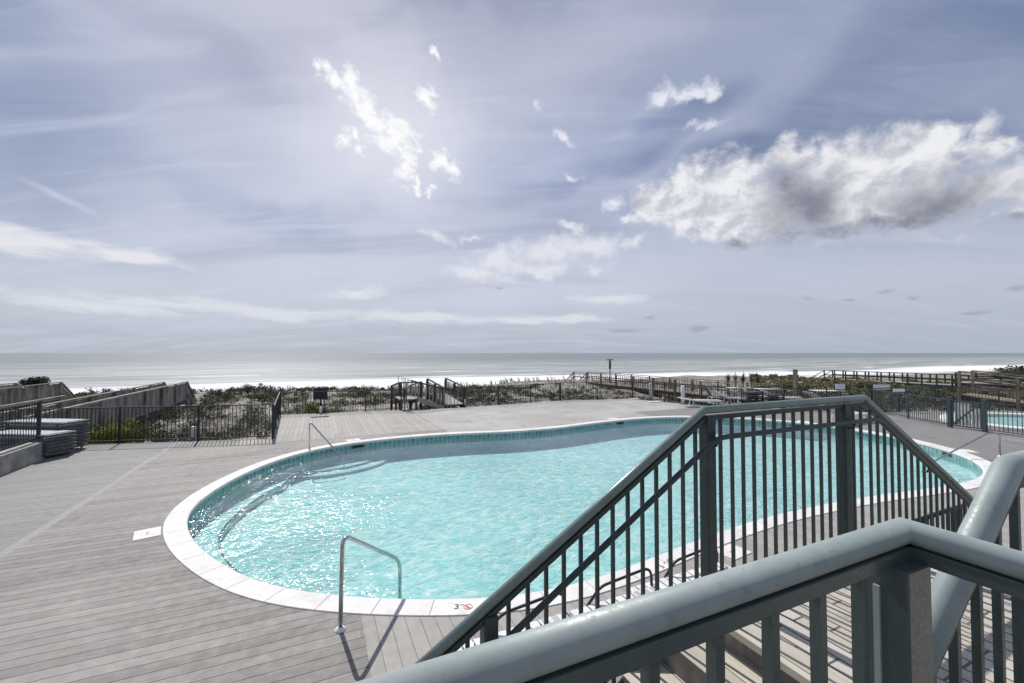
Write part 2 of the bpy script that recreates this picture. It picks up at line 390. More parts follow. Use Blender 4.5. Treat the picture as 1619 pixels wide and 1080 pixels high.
az = b.m('ARCTAN2', o[0], o[1]); el = b.m('ARCSINE', o[2]); p = b.comb(az, el)
def ae(px, py):
    d = ray(px, py).normalized(); return math.atan2(d.x, d.y), math.asin(d.z)
def blob(vec, px, py, rx, ry, rot=0.):
    a, e = ae(px, py); ax = abs(ae(px+rx, py)[0]-ae(px-rx, py)[0])/2; ey = abs(ae(px, py+ry)[1]-ae(px, py-ry)[1])/2
    return b.vm('LENGTH', b.map(vec, (a, e, 0), (0, 0, R(rot)), (ax, ey, 1), 'TEXTURE'))
def after(vec, prev):                      # makes the nodes of one cloud wait for the one before (shader stack is small)
    x = b.n('ShaderNodeVectorMath', operation='MULTIPLY_ADD'); b.put(x.inputs[0], prev); x.inputs[1].default_value = (1e-7,)*3; b.put(x.inputs[2], vec)
    return x.outputs[0]
col = None
def blobs(vec, lst):
    r = None
    for q in lst:
        pr = r if r is not None else col
        d = blob(after(vec, pr) if pr is not None else vec, *q); r = d if r is None else b.m('MINIMUM', r, d)
    return r
sky = b.n('ShaderNodeTexSky', sky_type='NISHITA'); sky.sun_disc = False; sky.sun_elevation = SUN_EL; sky.sun_rotation = SUN_AZ
sky.air_density = 1.2; sky.dust_density = 2.5; sky.altitude = 5
base = b.vm('SCALE', sky.outputs[0], scale=.10)
# thin high veil over most of the sky
elv = b.n('ShaderNodeValToRGB'); b.put(elv.inputs[0], b.m('DIVIDE', el, .75)); cr = elv.color_ramp
for i, (t, c) in enumerate([(0., (186,194,208)), (.05, (188,194,210)), (.16, (197,200,216)), (.32, (190,194,213)), (.55, (170,176,200)), (.8, (158,165,190)), (1., (135,144,172))]):
    e = cr.elements[i] if i < 2 else cr.elements.new(t)
    e.position = t; e.color = (*lin(*c), 1)
veil = elv.outputs[0]
col = b.mix(.86, base, veil)
warp = b.noise(p, 3.2, 3, .55, out=1); pw = b.vm('ADD', p, b.vm('SCALE', b.vm('SUBTRACT', warp, (.5,.5,.5)), scale=.26))
def soften(lst, r0, r1, amt, colr, c, vec=None):
    f = b.ss(blobs(vec or pw, lst), r1, r0, 0, amt); return b.mix(f, c, lin(*colr))
col = soften([(1560,80,520,190,8), (1250,200,330,75,18), (1000,235,260,45,20), (1500,230,300,90,0)], .25, 1.15, .80, (112,127,162), col)
col = soften([(20,190,260,190,-15), (0,60,200,90,0)], .1, 1.15, .62, (132,147,180), col)
col = soften([(860,270,230,70,10), (480,345,260,35,-5)], .1, 1.2, .7, (146,160,196), col)
col = soften([(600,230,430,260,-10)], .0, 1.1, .62, (216,216,230), col)
col = soften([(640,430,640,70,0)], .0, 1.1, .45, (216,217,228), col)
col = soften([(880,80,380,120,14), (560,110,330,90,0)], .2, 1.1, .55, (190,189,206), col)
col = soften([(480,300,240,30,16), (800,430,420,80,0)], .1, 1.1, .5, (212,213,226), col)
col = soften([(380,120,230,60,-20), (300,60,200,50,0), (700,20,160,30,0)], .2, 1.2, .35, (150,152,178), col)
# cirrus: streaks drawn on a flat high sheet, so they fan out overhead
D2 = after(D, col); o = b.sep(D2)
zz = b.m('ADD', b.m('MAXIMUM', o[2], 0.), .16); q = b.comb(b.m('DIVIDE', o[0], zz), b.m('DIVIDE', o[1], zz))
c1 = b.noise(b.map(q, rot=(0,0,R(28)), sc=(.55, 2.3, 1)), 1.15, 6, .55, 1.1)
c2 = b.noise(b.map(q, loc=(5,2,0), rot=(0,0,R(-12)), sc=(.5, 1.5, 1)), 1.0, 5, .55, .8)
lf = b.ss(az, .65, -.5, .35, 1.)
col = b.mix(b.m('MULTIPLY', b.ss(c1, .40, .72, 0, .72), lf), col, lin(206,208,226))
col = b.mix(b.m('MULTIPLY', b.ss(c2, .47, .74, 0, .42), b.ss(el, .06, .28, .12, 1.)), col, lin(134,144,176))
c3 = b.noise(b.map(q, loc=(2,7,0), rot=(0,0,R(40)), sc=(.8, 5, 1)), 1.6, 6, .6, .9)
col = b.mix(b.m('MULTIPLY', b.ss(c3, .52, .72, 0, .24), lf), col, lin(222,224,238))
# contrail
cw = b.vm('ADD', p, b.vm('SCALE', b.vm('SUBTRACT', b.noise(p, 14, 4, .6, out=1), (.5,.5,.5)), scale=.012))
col = b.mix(b.ss(blob(cw, 98, 314, 92, 8, -22), 1.1, .1, 0, .5), col, lin(214,217,232))
def near(lst, side):                        # the clouds that can reach the left or the right half of the view
    return [q for q in lst if (q[0]-q[2]*1.9-12 < 1000 if side == 'left' else q[0]+q[2]*1.9+12 > 990)]
def clouds(col0, side, p):
    global col
    col = col0
    # cumulus
    p = after(p, col)
    n1 = b.noise(b.map(p, sc=(1, 1.25, 1)), 15, 7, .62, .25); n1c = b.noise(p, 9, 6, .6, out=1)
    pc = b.vm('ADD', p, b.vm('SCALE', b.vm('SUBTRACT', n1c, (.5,.5,.5)), scale=.11))
    def cloud(lst, amp, s0, s1, vec=None, nz=None):
        lst = near(lst, side)
        if not lst: return None, None
        f = b.m('ADD', b.m('SUBTRACT', 1., blobs(vec or pc, lst)), b.m('MULTIPLY', b.m('SUBTRACT', nz or n1, .5), amp))
        return b.ss(f, s0, s1), f
    def layer(lst, amp, s0, s1, gain, c, vec=None, nz=None):
        global col
        a, f = cloud(lst, amp, s0, s1, vec, nz)
        if a is not None: col = b.mix(b.m('MULTIPLY', a, gain), col, c)
        return a
    # stratus bars near the horizon
    p = after(p, col)
    ns = b.noise(b.map(p, sc=(1, 4.5, 1)), 9, 6, .6, .4)
    ps = b.vm('ADD', p, b.vm('SCALE', b.vm('SUBTRACT', b.noise(b.map(p, sc=(1, 2.5, 1)), 7, 5, .6, out=1), (.5,.5,.5)), scale=.05))
    layer([(60,378,150,22,-5), (190,398,130,16,-4), (20,385,120,24,-3)], 1.9, -.05, .8, 1., lin(228,230,236), ps, ns)
    layer([(130,478,260,17,-4), (400,492,240,15,-3), (640,503,200,12,-1), (560,462,70,11,0), (850,505,150,11,0), (960,470,80,10,0), (300,484,260,12,-4)], 2.1, -.05, .85, .85, lin(222,226,234), ps, ns)
    layer([(120,520,320,18,0), (700,525,400,16,0)], 1.8, .1, 1.1, .4, lin(172,184,202), ps, ns)
    layer([(1280,466,22,6,-8), (1340,470,24,6,-6), (1400,458,20,5,0), (1447,472,18,6,-8), (1545,490,34,6,4), (1604,452,28,7,0), (1110,520,30,5,0), (1030,503,24,5,0), (985,522,50,5,0), (788,458,10,7,0)], 1.6, .1, .9, .55, lin(150,155,175), ps, ns)
    # puffs over the sea, middle
    layer([(860,398,110,26,5), (930,385,60,22,0), (760,432,90,18,0), (690,372,46,10,-8), (748,376,22,8,-15), (905,350,32,13,-15), (570,458,40,9,0), (940,420,40,16,0), (1000,385,35,12,0), (790,410,70,22,0), (870,385,90,24,8), (850,425,90,18,0)], 2.3, -.05, 1.05, .92, lin(228,229,238))
    # little cumulus
    layer([(1055,152,46,30,8), (1085,145,50,15,8), (1126,140,18,16,40), (1120,196,50,13,4), (893,210,22,11,-40), (905,274,24,12,-15), (970,320,24,24,40), (1580,215,26,14,20), (985,350,16,9,0), (848,158,10,12,0)], 1.9, .08, .9, .9, b.mix(b.ss(n1, .4, .6), lin(196,203,222), lin(236,238,246)))
    # the sunlit cloud near the sun
    a, f = cloud([(528,138,44,20,-38), (572,172,54,32,-38), (618,212,50,46,-35), (645,258,26,38,-20), (540,214,18,26,0), (672,150,17,30,30), (708,254,38,22,-35), (684,78,10,14,0), (684,292,10,17,0), (570,232,12,14,0), (505,125,18,12,-45), (596,185,84,24,-40), (640,225,40,40,-30), (560,150,34,16,-30), (560,205,16,12,-30), (665,285,10,16,0)], 2.7, .05, 1.0, pc, b.noise(b.map(p, rot=(0,0,.7), sc=(1, 1.5, 1)), 30, 6, .65, .5))
    if a is not None:
        col = b.mix(b.ss(blob(pc, 610, 205, 150, 130), 1.5, .1, 0, .7), col, lin(232,233,243))
        col = b.mix(a, col, lin(253,253,255))
    # the large cumulus bank on the right
    big = [(1010,305,36,24,30), (1130,330,110,50,0), (1240,262,60,34,0), (1350,310,170,70,0), (1180,320,130,60,0), (1500,320,130,52,0), (1480,225,50,30,10), (1600,285,60,50,0), (1040,318,62,44,20), (1110,300,70,58,0), (1160,280,70,52,0), (1210,335,120,56,0), (1120,352,80,36,0), (1270,290,90,58,0), (1330,262,80,56,0), (1400,262,84,62,0), (1470,262,90,66,0), (1540,240,52,52,0), (1400,322,200,50,4), (1560,300,80,48,0), (1640,305,90,44,0)]
    if side == 'left': return col
    a, f = cloud(big, 1.5, -.08, .68)
    p = after(p, a)
    pg = b.vm('ADD', p, b.vm('SCALE', b.vm('SUBTRACT', b.noise(p, 12, 6, .6, out=1), (.5,.5,.5)), scale=.10))
    gf = b.m('ADD', b.m('SUBTRACT', 1., blobs(pg, [(1485,318,110,50,8), (1265,330,85,66,-25), (1160,386,44,14,0), (1400,352,200,22,4), (1600,350,110,18,3), (1290,368,120,22,0), (1240,290,50,40,0)])), b.m('MULTIPLY', b.m('SUBTRACT', n1, .5), .9))
    pup = b.vm('ADD', p, (.010, -.016, 0)); n1u = b.noise(b.map(pup, sc=(1, 1.25, 1)), 15, 7, .62, .25)
    rel = b.m('SUBTRACT', n1, n1u)
    cc = b.mix(b.ss(rel, -.13, .10), lin(206,208,217), lin(238,239,243))
    cc = b.mix(b.ss(gf, -.35, .95, 0, .92), cc, lin(122,126,142))
    cc = b.mix(b.ss(n1, .36, .60, .35, 0.), cc, lin(185,186,198))
    col = b.mix(a, col, cc)
    
    return col
base_col = col = b.vm('MULTIPLY', col, (.945,.985,1.))
left_col = clouds(base_col, 'left', p); right_col = clouds(base_col, 'right', p)
# below the horizon: the dull sea air
def out(c):
    g_ = b.n('ShaderNodeBackground'); b.put(g_.inputs[0], b.mix(b.ss(el, 0., -.05), c, lin(150,155,160))); return g_.outputs[0]
def pick(f, a, c):
    m_ = b.n('ShaderNodeMixShader'); b.put(m_.inputs[0], f); nt.links.new(a, m_.inputs[1]); nt.links.new(c, m_.inputs[2]); return m_.outputs[0]
a0 = ae(995, 300)[0]
both = pick(b.m('GREATER_THAN', az, a0), out(left_col), out(right_col))
inview = b.m('MULTIPLY', b.m('LESS_THAN', b.m('ABSOLUTE', az), 1.12), b.m('MULTIPLY', b.m('LESS_THAN', el, .74), b.m('GREATER_THAN', el, -.03)))
nt.nodes.remove(bg); nt.links.new(pick(inview, out(base_col), both), wo.inputs[0])
W.cycles.sampling_method = 'NONE'
S.cycles.max_bounces = 6; S.cycles.diffuse_bounces = 2; S.cycles.glossy_bounces = 3; S.cycles.transparent_max_bounces = 16
S.cycles.caustics_reflective = False; S.cycles.caustics_refractive = False; S.cycles.sample_clamp_indirect = 6
S.view_settings.view_transform = 'Standard'; S.view_settings.look = 'None'; S.view_settings.exposure = 0; S.view_settings.gamma = 1
# ------------------------------------------------------------------ the pool outline
PX = [(292,830),(293,814),(304,799),(343,770),(400,741),(444,724.5),(489,712),(528,704),(588,696),(647,690),(721,685),(800,682),(879,676),(930,669.5),(978,664),(1027,660),(1072,658.5),
      (1125,659),(1180,661.5),(1269,668),(1329,675.5),(1380,684),(1424,692),(1465,702),(1503,712),(1532,722.5),(1553,735),(1558,745),(1551,754.5),(1505,766),(1460,772.5),(1410,779),(1356,786.5),(1290,799),
      (1217,815),(1130,842),(1067,866.5),(1011,889),(960,908),(911,923),(870,933),(828,941),(761,946.5),(705,947.5),(650,946.5),(595,945),(539,942),(469,934),(417,923),(383,910),(339,884),(305,857)]
raw = [P(x, y, .02) for x, y in PX]
def catmull(pts, n):
    out = []; m = len(pts)
    for i in range(m):
        p0, p1, p2, p3 = pts[i-1], pts[i], pts[(i+1) % m], pts[(i+2) % m]
        for k in range(n):
            t = k/n; out.append(.5*((2*p1)+(p2-p0)*t+(2*p0-5*p1+4*p2-p3)*t*t+(3*p1-p0-3*p2+p3)*t**3))
    return out
def resample(pts, step):
    cl = pts+[pts[0]]; L_ = [0]
    for i in range(len(cl)-1): L_.append(L_[-1]+(cl[i+1]-cl[i]).length)
    n = round(L_[-1]/step); out = []; j = 0
    for k in range(n):
        s_ = L_[-1]*k/n
        while L_[j+1] < s_: j += 1
        out.append(cl[j].lerp(cl[j+1], (s_-L_[j])/(L_[j+1]-L_[j])))
    return out
def smooth(pts, it):
    for _ in range(it): pts = [(pts[i-1]+2*pts[i]+pts[(i+1) % len(pts)])/4 for i in range(len(pts))]
    return pts
ring = smooth(resample(catmull(raw, 8), .15), 22); ring = [Vector((q.x, q.y, 0)) for q in resample(ring, .15)]
N = len(ring)
area = sum(ring[i-1].x*ring[i].y-ring[i].x*ring[i-1].y for i in range(N))
if area < 0: ring.reverse()
def normals(rg):
    m = len(rg); o_ = []
    for i in range(m):
        t = (rg[(i+2) % m]-rg[i-2]).normalized(); o_.append(Vector((t.y, -t.x, 0)))   # outward for a CCW ring
    return o_
nr = normals(ring)
def off(d, z): return [Vector((ring[i].x+nr[i].x*d, ring[i].y+nr[i].y*d, z)) for i in range(N)]
def inside(p, rg):
    c = False; j = len(rg)-1
    for i in range(len(rg)):
        a, q = rg[i], rg[j]
        if (a.y > p.y) != (q.y > p.y) and p.x < (q.x-a.x)*(p.y-a.y)/(q.y-a.y)+a.x: c = not c
        j = i
    return c
CW = .295
# ------------------------------------------------------------------ deck with the pool cut out of it
F1a, F1b, F2b = P(110,704), P(431,693.5), P(443,656)
far = [P(640,648), P(733,644.5), P(885,633.5), P(1000,630.5), P(1110,641), P(1240,648), P(1378,652)]
left_far = F1a + (F1a-F1b).normalized()*22
right_end = Vector((34, 21.5, 0))
outer = [Vector((-32,-8,0)), Vector((40,-8,0)), Vector((40,21,0)), right_end] + list(reversed([q.copy() for q in far])) + [F2b, F1b, F1a, left_far, Vector((-36, 9, 0))]
def flat_with_hole(out, hole, z):
    verts = [Vector((q.x, q.y)) for q in out] + [Vector((q.x, q.y)) for q in hole]; no, nh = len(out), len(hole)
    edges = [(i, (i+1) % no) for i in range(no)] + [(no+i, no+(i+1) % nh) for i in range(nh)]
    vs, _, fs, *_ = geo.delaunay_2d_cdt(verts, edges, [], 0, 1e-5)
    mb = MB(); keep = []
    for f in fs:
        c = sum((vs[i] for i in f), Vector((0,0)))/len(f)
        if inside(c, out) and not inside(c, hole): keep.append(tuple(f))
    mb.faces([(q.x, q.y, z) for q in vs], keep); return mb
hole = off(CW-.02, 0)
mb = flat_with_hole(outer, hole, 0)
for i in range(len(outer)):                                   # edge boards
    a, c = outer[i-1], outer[i]; mb.poly([a, c, c-Vector((0,0,.35)), a-Vector((0,0,.35))])
struct('pool_deck', mb, 'deck')

pool = thing('swimming_pool', 'large kidney shaped swimming pool of turquoise water inside a white stone rim', 'swimming pool', (ring[0].x, ring[0].y, 0))
# coping stones: one mesh of separate wedge stones with open joints
mb = MB(); seg = 4; i = 0
while i < N:
    n_ = min(seg, N-i); idx = [(i+k) % N for k in range(n_+1)]; g = .004
    A, B_ = off_in, off_out = [], []
    for k, j in enumerate(idx):
        t = Vector((-nr[j].y, nr[j].x, 0)); sh = g if k == 0 else (-g if k == n_ else 0)
        A.append(ring[j]-nr[j]*.0+t*sh); B_.append(ring[j]+nr[j]*CW+t*sh)
    top = .012; prof = [(0., -.06), (-.012, -.03), (-.010, 0.), (.006, top)]
    rows = []
    for k, j in enumerate(idx):
        a, c = A[k], B_[k]; n2 = nr[j]
        rows.append([a+n2*d+Vector((0,0,z)) for d, z in prof] + [c-n2*.004+Vector((0,0,top)), c+Vector((0,0,top-.004)), c+Vector((0,0,-.08))])
    m_ = len(rows[0]); pts = [q for r_ in rows for q in r_]; fs = []
    for k in range(n_):
        for q in range(m_-1): fs.append((k*m_+q, k*m_+q+1, (k+1)*m_+q+1, (k+1)*m_+q))
    fs.append(tuple(range(m_))); fs.append(tuple(reversed(range(n_*m_, (n_+1)*m_))))
    mb.faces(pts, fs); i += n_
obj('coping', mb, 'coping', pool)
# grout bed below the joints
mb = MB(); a_, c_ = off(.012, .006), off(CW-.004, .006)
mb.faces(a_+c_, [(k, (k+1) % N, N+(k+1) % N, N+k) for k in range(N)]); obj('grout_bed', mb, 'concrete', pool)
WL = -.13
mb = MB(); r0, r1 = off(.012, -.02), off(.012, -.33)
pts = []; fs = []
for k in range(N+1):
    for rr, vv in ((r0, .30), (r1, 0.)):
        mb.uv[len(pts)] = (k*.15, vv); pts.append(rr[k % N])
for k in range(N): fs.append((2*k, 2*k+1, 2*k+3, 2*k+2))
mb.faces(pts, fs); obj('tile_band', mb, 'tile', pool)
# basin: walls and a floor that deepens to the far right
mb = MB(); r1 = off(.014, -.30); r2 = off(-.02, -.52); r3 = off(-.10, -.62)
mb.faces(r1+r2+r3, [(k, (k+1) % N, N+(k+1) % N, N+k) for k in range(N)]+[(N+k, N+(k+1) % N, 2*N+(k+1) % N, 2*N+k) for k in range(N)], True)
mb.poly(r3); obj('basin', mb, 'plaster', pool)
mb = MB(); mb.poly(off(.011, WL)); w = obj('water_surface', mb, 'water', pool)
# bench along the left end, with a dark tile edge
def near_idx(p): return min(range(N), key=lambda k: (ring[k]-p).length)
def run(i0, i1): return [(i0+k) % N for k in range((i1-i0) % N+1)]
def shelf(name, i0, i1, width, z, trim=True):
    ids = run(i0, i1); m_ = len(ids); mb = MB(); tm = MB(); rows = []
    for k, j in enumerate(ids):
        w_ = width*min(1, math.sin(math.pi*(k+.5)/m_)*2.2)
        p0 = ring[j]-nr[j]*(-.012); p1 = ring[j]-nr[j]*w_
        rows.append((p0+Vector((0,0,z)), p1+Vector((0,0,z)), p1+Vector((0,0,-.62)), p1+Vector((0,0,z+.004)), ring[j]-nr[j]*max(0, w_-.022)+Vector((0,0,z+.004)), p1-nr[j]*.004+Vector((0,0,z)), p1-nr[j]*.004+Vector((0,0,z-.025))))
    for k in range(m_-1):
        a, c = rows[k], rows[k+1]
        mb.poly([a[0], c[0], c[1], a[1]]); mb.poly([a[1], c[1], c[2], a[2]])
        tm.poly([a[3], a[4], c[4], c[3]]); tm.poly([a[5], a[6], c[6], c[5]])
    s_ = obj(name, mb, 'plaster', pool)
    if trim:
        t_ = obj('edge_tile', tm, 'trimtile', s_, off=Vector(pool['_o']))
    return s_
A1 = near_idx(P(560,699)); A2 = near_idx(P(450,931))
ia, ib = near_idx(P(470,716)), near_idx(P(400,918))
shelf('bench', ia, ib, .45, -.47)
def round_step(p, r, z, seg=26, ell=1., trim=.03):
    """semicircular step growing from the wall at p"""
    j = near_idx(p); n_ = -nr[j]; t = Vector((-nr[j].y, nr[j].x, 0)); c = ring[j]+nr[j]*.05; mb = MB(); tm = MB(); rim = []
    for k in range(seg+1):
        q = math.pi*k/seg; rim.append(c+t*math.cos(q)*r*ell+n_*math.sin(q)*r)
    mb.poly([q+Vector((0,0,z)) for q in rim])
    for k in range(seg):
        a, e = rim[k], rim[k+1]; mb.poly([a+Vector((0,0,z)), e+Vector((0,0,z)), e+Vector((0,0,-.62)), a+Vector((0,0,-.62))])
        ai, ei = c+(a-c)*(1-trim/r), c+(e-c)*(1-trim/r)
        tm.poly([a+Vector((0,0,z+.004)), e+Vector((0,0,z+.004)), ei+Vector((0,0,z+.004)), ai+Vector((0,0,z+.004))])
        ao, eo = c+(a-c)*(1+.004/r), c+(e-c)*(1+.004/r)
        tm.poly([ao+Vector((0,0,z)), eo+Vector((0,0,z)), eo+Vector((0,0,z-.05)), ao+Vector((0,0,z-.05))])
    s_ = obj('step', mb, 'plaster', pool)
    if trim: obj('edge_tile', tm, 'trimtile', s_, off=Vector(pool['_o'])); return s_
for (px, py, ell, tr_) in ((530,704,1.5,.0), (1548,733,1.5,.018)):
    for k, r_ in enumerate((.42, .74, 1.06)): round_step(P(px, py), r_, -.42-.06*k, ell=ell, trim=0)
round_step(P(622,946), .22, -.17, ell=2.3, trim=.03); round_step(P(622,946), .40, -.34, ell=1.7, trim=0)
# depth marks and no-diving marks on the coping
def text_mesh(name, body, size, loc, rz, mat, parent, extrude=.001):
    cu = bpy.data.curves.new(name, 'FONT'); cu.body = body; cu.size = size; cu.extrude = extrude; cu.align_x = 'CENTER'; cu.align_y = 'CENTER'
    to = bpy.data.objects.new(name, cu); COL.objects.link(to); bpy.context.view_layer.update()
    me = bpy.data.meshes.new_from_object(to.evaluated_get(bpy.context.evaluated_depsgraph_get())); bpy.data.objects.remove(to); bpy.data.curves.remove(cu)
    ob = bpy.data.objects.new(name, me); COL.objects.link(ob); me.materials.append(M[mat]); ob.parent = parent
    ob.location = Vector(loc)-Vector(parent['_o']) if '_o' in parent else loc; ob.rotation_euler = rz if isinstance(rz, tuple) else (0,0,rz); return ob
def ringmesh(c, r, w_, h, n=24, slash=None):
    mb = MB()
    for k in range(n):
        q0, q1 = 2*math.pi*k/n, 2*math.pi*(k+1)/n; f = lambda r_, q: (c.x+r_*math.cos(q), c.y+r_*math.sin(q), c.z+h)
        mb.poly([f(r-w_, q0), f(r, q0), f(r, q1), f(r-w_, q1)])
    if slash is not None:
        d = Vector((math.cos(slash), math.sin(slash), 0)); s_ = Vector((-d.y, d.x, 0))*w_*.5
        mb.poly([c-d*r*.9-s_+Vector((0,0,h+.001)), c+d*r*.9-s_+Vector((0,0,h+.001)), c+d*r*.9+s_+Vector((0,0,h+.001)), c-d*r*.9+s_+Vector((0,0,h+.001))])
    return mb
for (px, py, dx, dy) in ((722,957,740,957), (1046,894,1060,885), (1254,806,1270,802)):
    a, c = P(px, py, .03), P(dx, dy, .03); rz = math.atan2((c-a).y, (c-a).x)
    text_mesh('depth_mark', '3', .125, (a.x, a.y, .0145), rz, 'ink', pool)
    t2 = a + (c-a)*.45
    text_mesh('depth_mark', 'FT', .035, (t2.x, t2.y+.03, .0145), rz, 'ink', pool)
    obj('no_diving_mark', ringmesh(Vector((c.x, c.y, 0)), .05, .009, .0145, slash=rz-.8), 'signred', pool)
    mbx = MB(); d = Vector((math.cos(rz), math.sin(rz), 0)); e = Vector((-d.y, d.x, 0)); cc_ = Vector((c.x, c.y, .0142))
    mbx.bar(cc_-d*.024+e*.008, cc_+d*.024-e*.012, .009, .0008); mbx.bar(cc_-d*.02-e*.022, cc_+d*.02-e*.022, .005, .0008); obj('diver_mark', mbx, 'ink', pool)
# skimmers: lid plate behind the coping, dark mouth in the tile band
sk = [((224,847), 'skimmer lid on the boards beside the left end of the pool rim'), ((566,697), 'skimmer with dark mouth on the far side by the left grab rail'), ((972,663), 'skimmer with dark mouth on the far side where the rim bends'),
      ((1500,712), 'skimmer with dark mouth at the right end by the right grab rail'), ((1148,870), 'skimmer lid on the near side seen through the stair railing'), ((1270,669), 'skimmer on the far side seen through the level stair railing')]
for (px, py), lb in sk:
    j = near_idx(P(px, py)); c = ring[j]+nr[j]*(CW+.02+.16); rz = math.atan2(nr[j].y, nr[j].x)
    t = thing('pool_skimmer', 'white ' + lb, 'pool skimmer', (c.x, c.y, 0), 'skimmers around the pool rim')
    mb = MB().box((c.x, c.y, .004), .32, .42, .012, rz); obj('lid', mb, 'coping', t, .004)
    mb = MB().box((c.x, c.y, .0105), .03, .12, .004, rz); obj('lid_handle', mb, 'concrete', t)
    m0 = ring[j]-nr[j]*.0; mb = MB().box((m0.x+nr[j].x*.01, m0.y+nr[j].y*.01, -.115), .012, .36, .085, rz); obj('mouth', mb, 'dark', t)
# grab rails
def grab(label, pts, rad, flange, r=.12):
    P0 = [Vector(q) for q in pts]; line = [P0[0]]
    for i in range(1, len(P0)-1): line += arc(P0[i-1], P0[i], P0[i+1], r if i > 1 or len(P0) < 4 else r, 7)
    line.append(P0[-1]); t = thing('grab_rail', label, 'pool rail', tuple(P0[0]), 'stainless grab rails at the pool steps')
    obj('tube', MB().tube(line, rad, 14), 'steel', t)
    for q in flange: obj('flange', MB().lathe(q, [(.055, 0), (.055, .008), (.03, .02), (.028, .035)], 18), 'white', t)
b0 = P(538,996); top1 = Vector((b0.x, b0.y, .93))
b1 = P(632,944,WL); mid = Vector((b1.x, b1.y, .235))
grab('bent stainless grab rail in the foreground standing on the boards and the near step', [b0, top1+(b1-b0)*.02, Vector((b1.x, b1.y, 0))+Vector((0,0,.30)), Vector((b1.x, b1.y, -.4))], .021, [b0], .13)
b0 = P(489,711); t0 = Vector((b0.x, b0.y, .80)); e0 = P(540,723,WL)
grab('bent stainless grab rail at the far left side with a slanting arm into the water', [b0, t0, e0, e0+Vector((0.1,-.05,-.25))], .020, [b0], .12)
b0 = P(1581,722); t0 = Vector((b0.x, b0.y, .62)); e0 = P(1466,735,WL)
grab('bent stainless grab rail at the right end of the pool with a long slanting arm', [b0, t0, Vector((b0.x-.25, b0.y+.03, .62)), e0, e0+Vector((-.1,.0,-.12))], .020, [b0], .1)

# ------------------------------------------------------------------ land and sea
def fract_noise(x, y):
    from mathutils import noise as nz
    return nz.fractal(Vector((x, y, 3.1)), 1., 2., 5)
cent = sum(ring, Vector((0,0,0)))/N
def deck_dist(x, y):
    p = Vector((x, y, 0))
    if inside(p, outer): return -1
    best = 99
    for i in range(len(outer)):
        a, c = outer[i-1], outer[i]; t = max(0, min(1, (p-a).dot(c-a)/(c-a).length_squared)); best = min(best, (p-(a+(c-a)*t)).length)
    return best
def ground_z(u, v):
    p = G(u, v)
    if abs(u) < 60 and -30 < v < 60 and inside(p, outer):
        if inside(p, ring) or min((p-ring[k]).length for k in range(0, N, 6)) < 3.2: return -3.
        return -.62
    n_ = fract_noise(u*.055, v*.075)*.55 + fract_noise(u*.22+9, v*.22)*.14
    base_ = -.85
    if u > 27: base_ = (-1.05 if u > 24 else -1.48)+.42*min(1, (u-27)/16)
    if u > 50: base_ -= 1.3*min(1, (u-50)/30)
    if v > 36 and u < 30: base_ += .3*math.exp(-((v-43)/5)**2)
    k = min(1, max(0, (v-46)/12)); v_ = v+10*min(1, max(0, (u-60)/130)); z = (base_+n_)*(1-k) + k*(-2.3-.0567*(v_-56)+n_*.08)
    if abs(u) < 60 and v < 60: z = min(z, -.2 + deck_dist(p.x, p.y)*.12 - .25) if u < 40 else z
    if v > 100: z = -4.1-.03*(v-100)
    return z
us = [-4000, -1500, -600, -300, -180, -120, -90, -70] + [-60+1.3*i for i in range(118)] + [97, 105, 115, 130, 150, 180, 220, 300, 450, 800, 1500, 4000]
vs_ = [-4000, -1000, -300, -100, -50, -30] + [-20+1.3*i for i in range(66)] + [68, 71, 75, 80, 85, 90, 95, 100, 110, 130]
mb = MB(); pts = [G(u, v, ground_z(u, v)) for v in vs_ for u in us]; nu = len(us)
mb.faces(pts, [(j*nu+i, j*nu+i+1, (j+1)*nu+i+1, (j+1)*nu+i) for j in range(len(vs_)-1) for i in range(nu-1)], True)
struct('ground', mb, 'sand')
mb = MB(); uu = [-30000, -3000, -600, -150, 0, 150, 400, 1000, 4000, 30000]; vv_ = [70, 98, 110, 140, 200, 400, 1000, 4000, 30000]
pts = [G(u, v, -4.0) for v in vv_ for u in uu]; nu = len(uu)
mb.faces(pts, [(j*nu+i, j*nu+i+1, (j+1)*nu+i+1, (j+1)*nu+i) for j in range(len(vv_)-1) for i in range(nu-1)])
struct('sea', mb, 'sea')
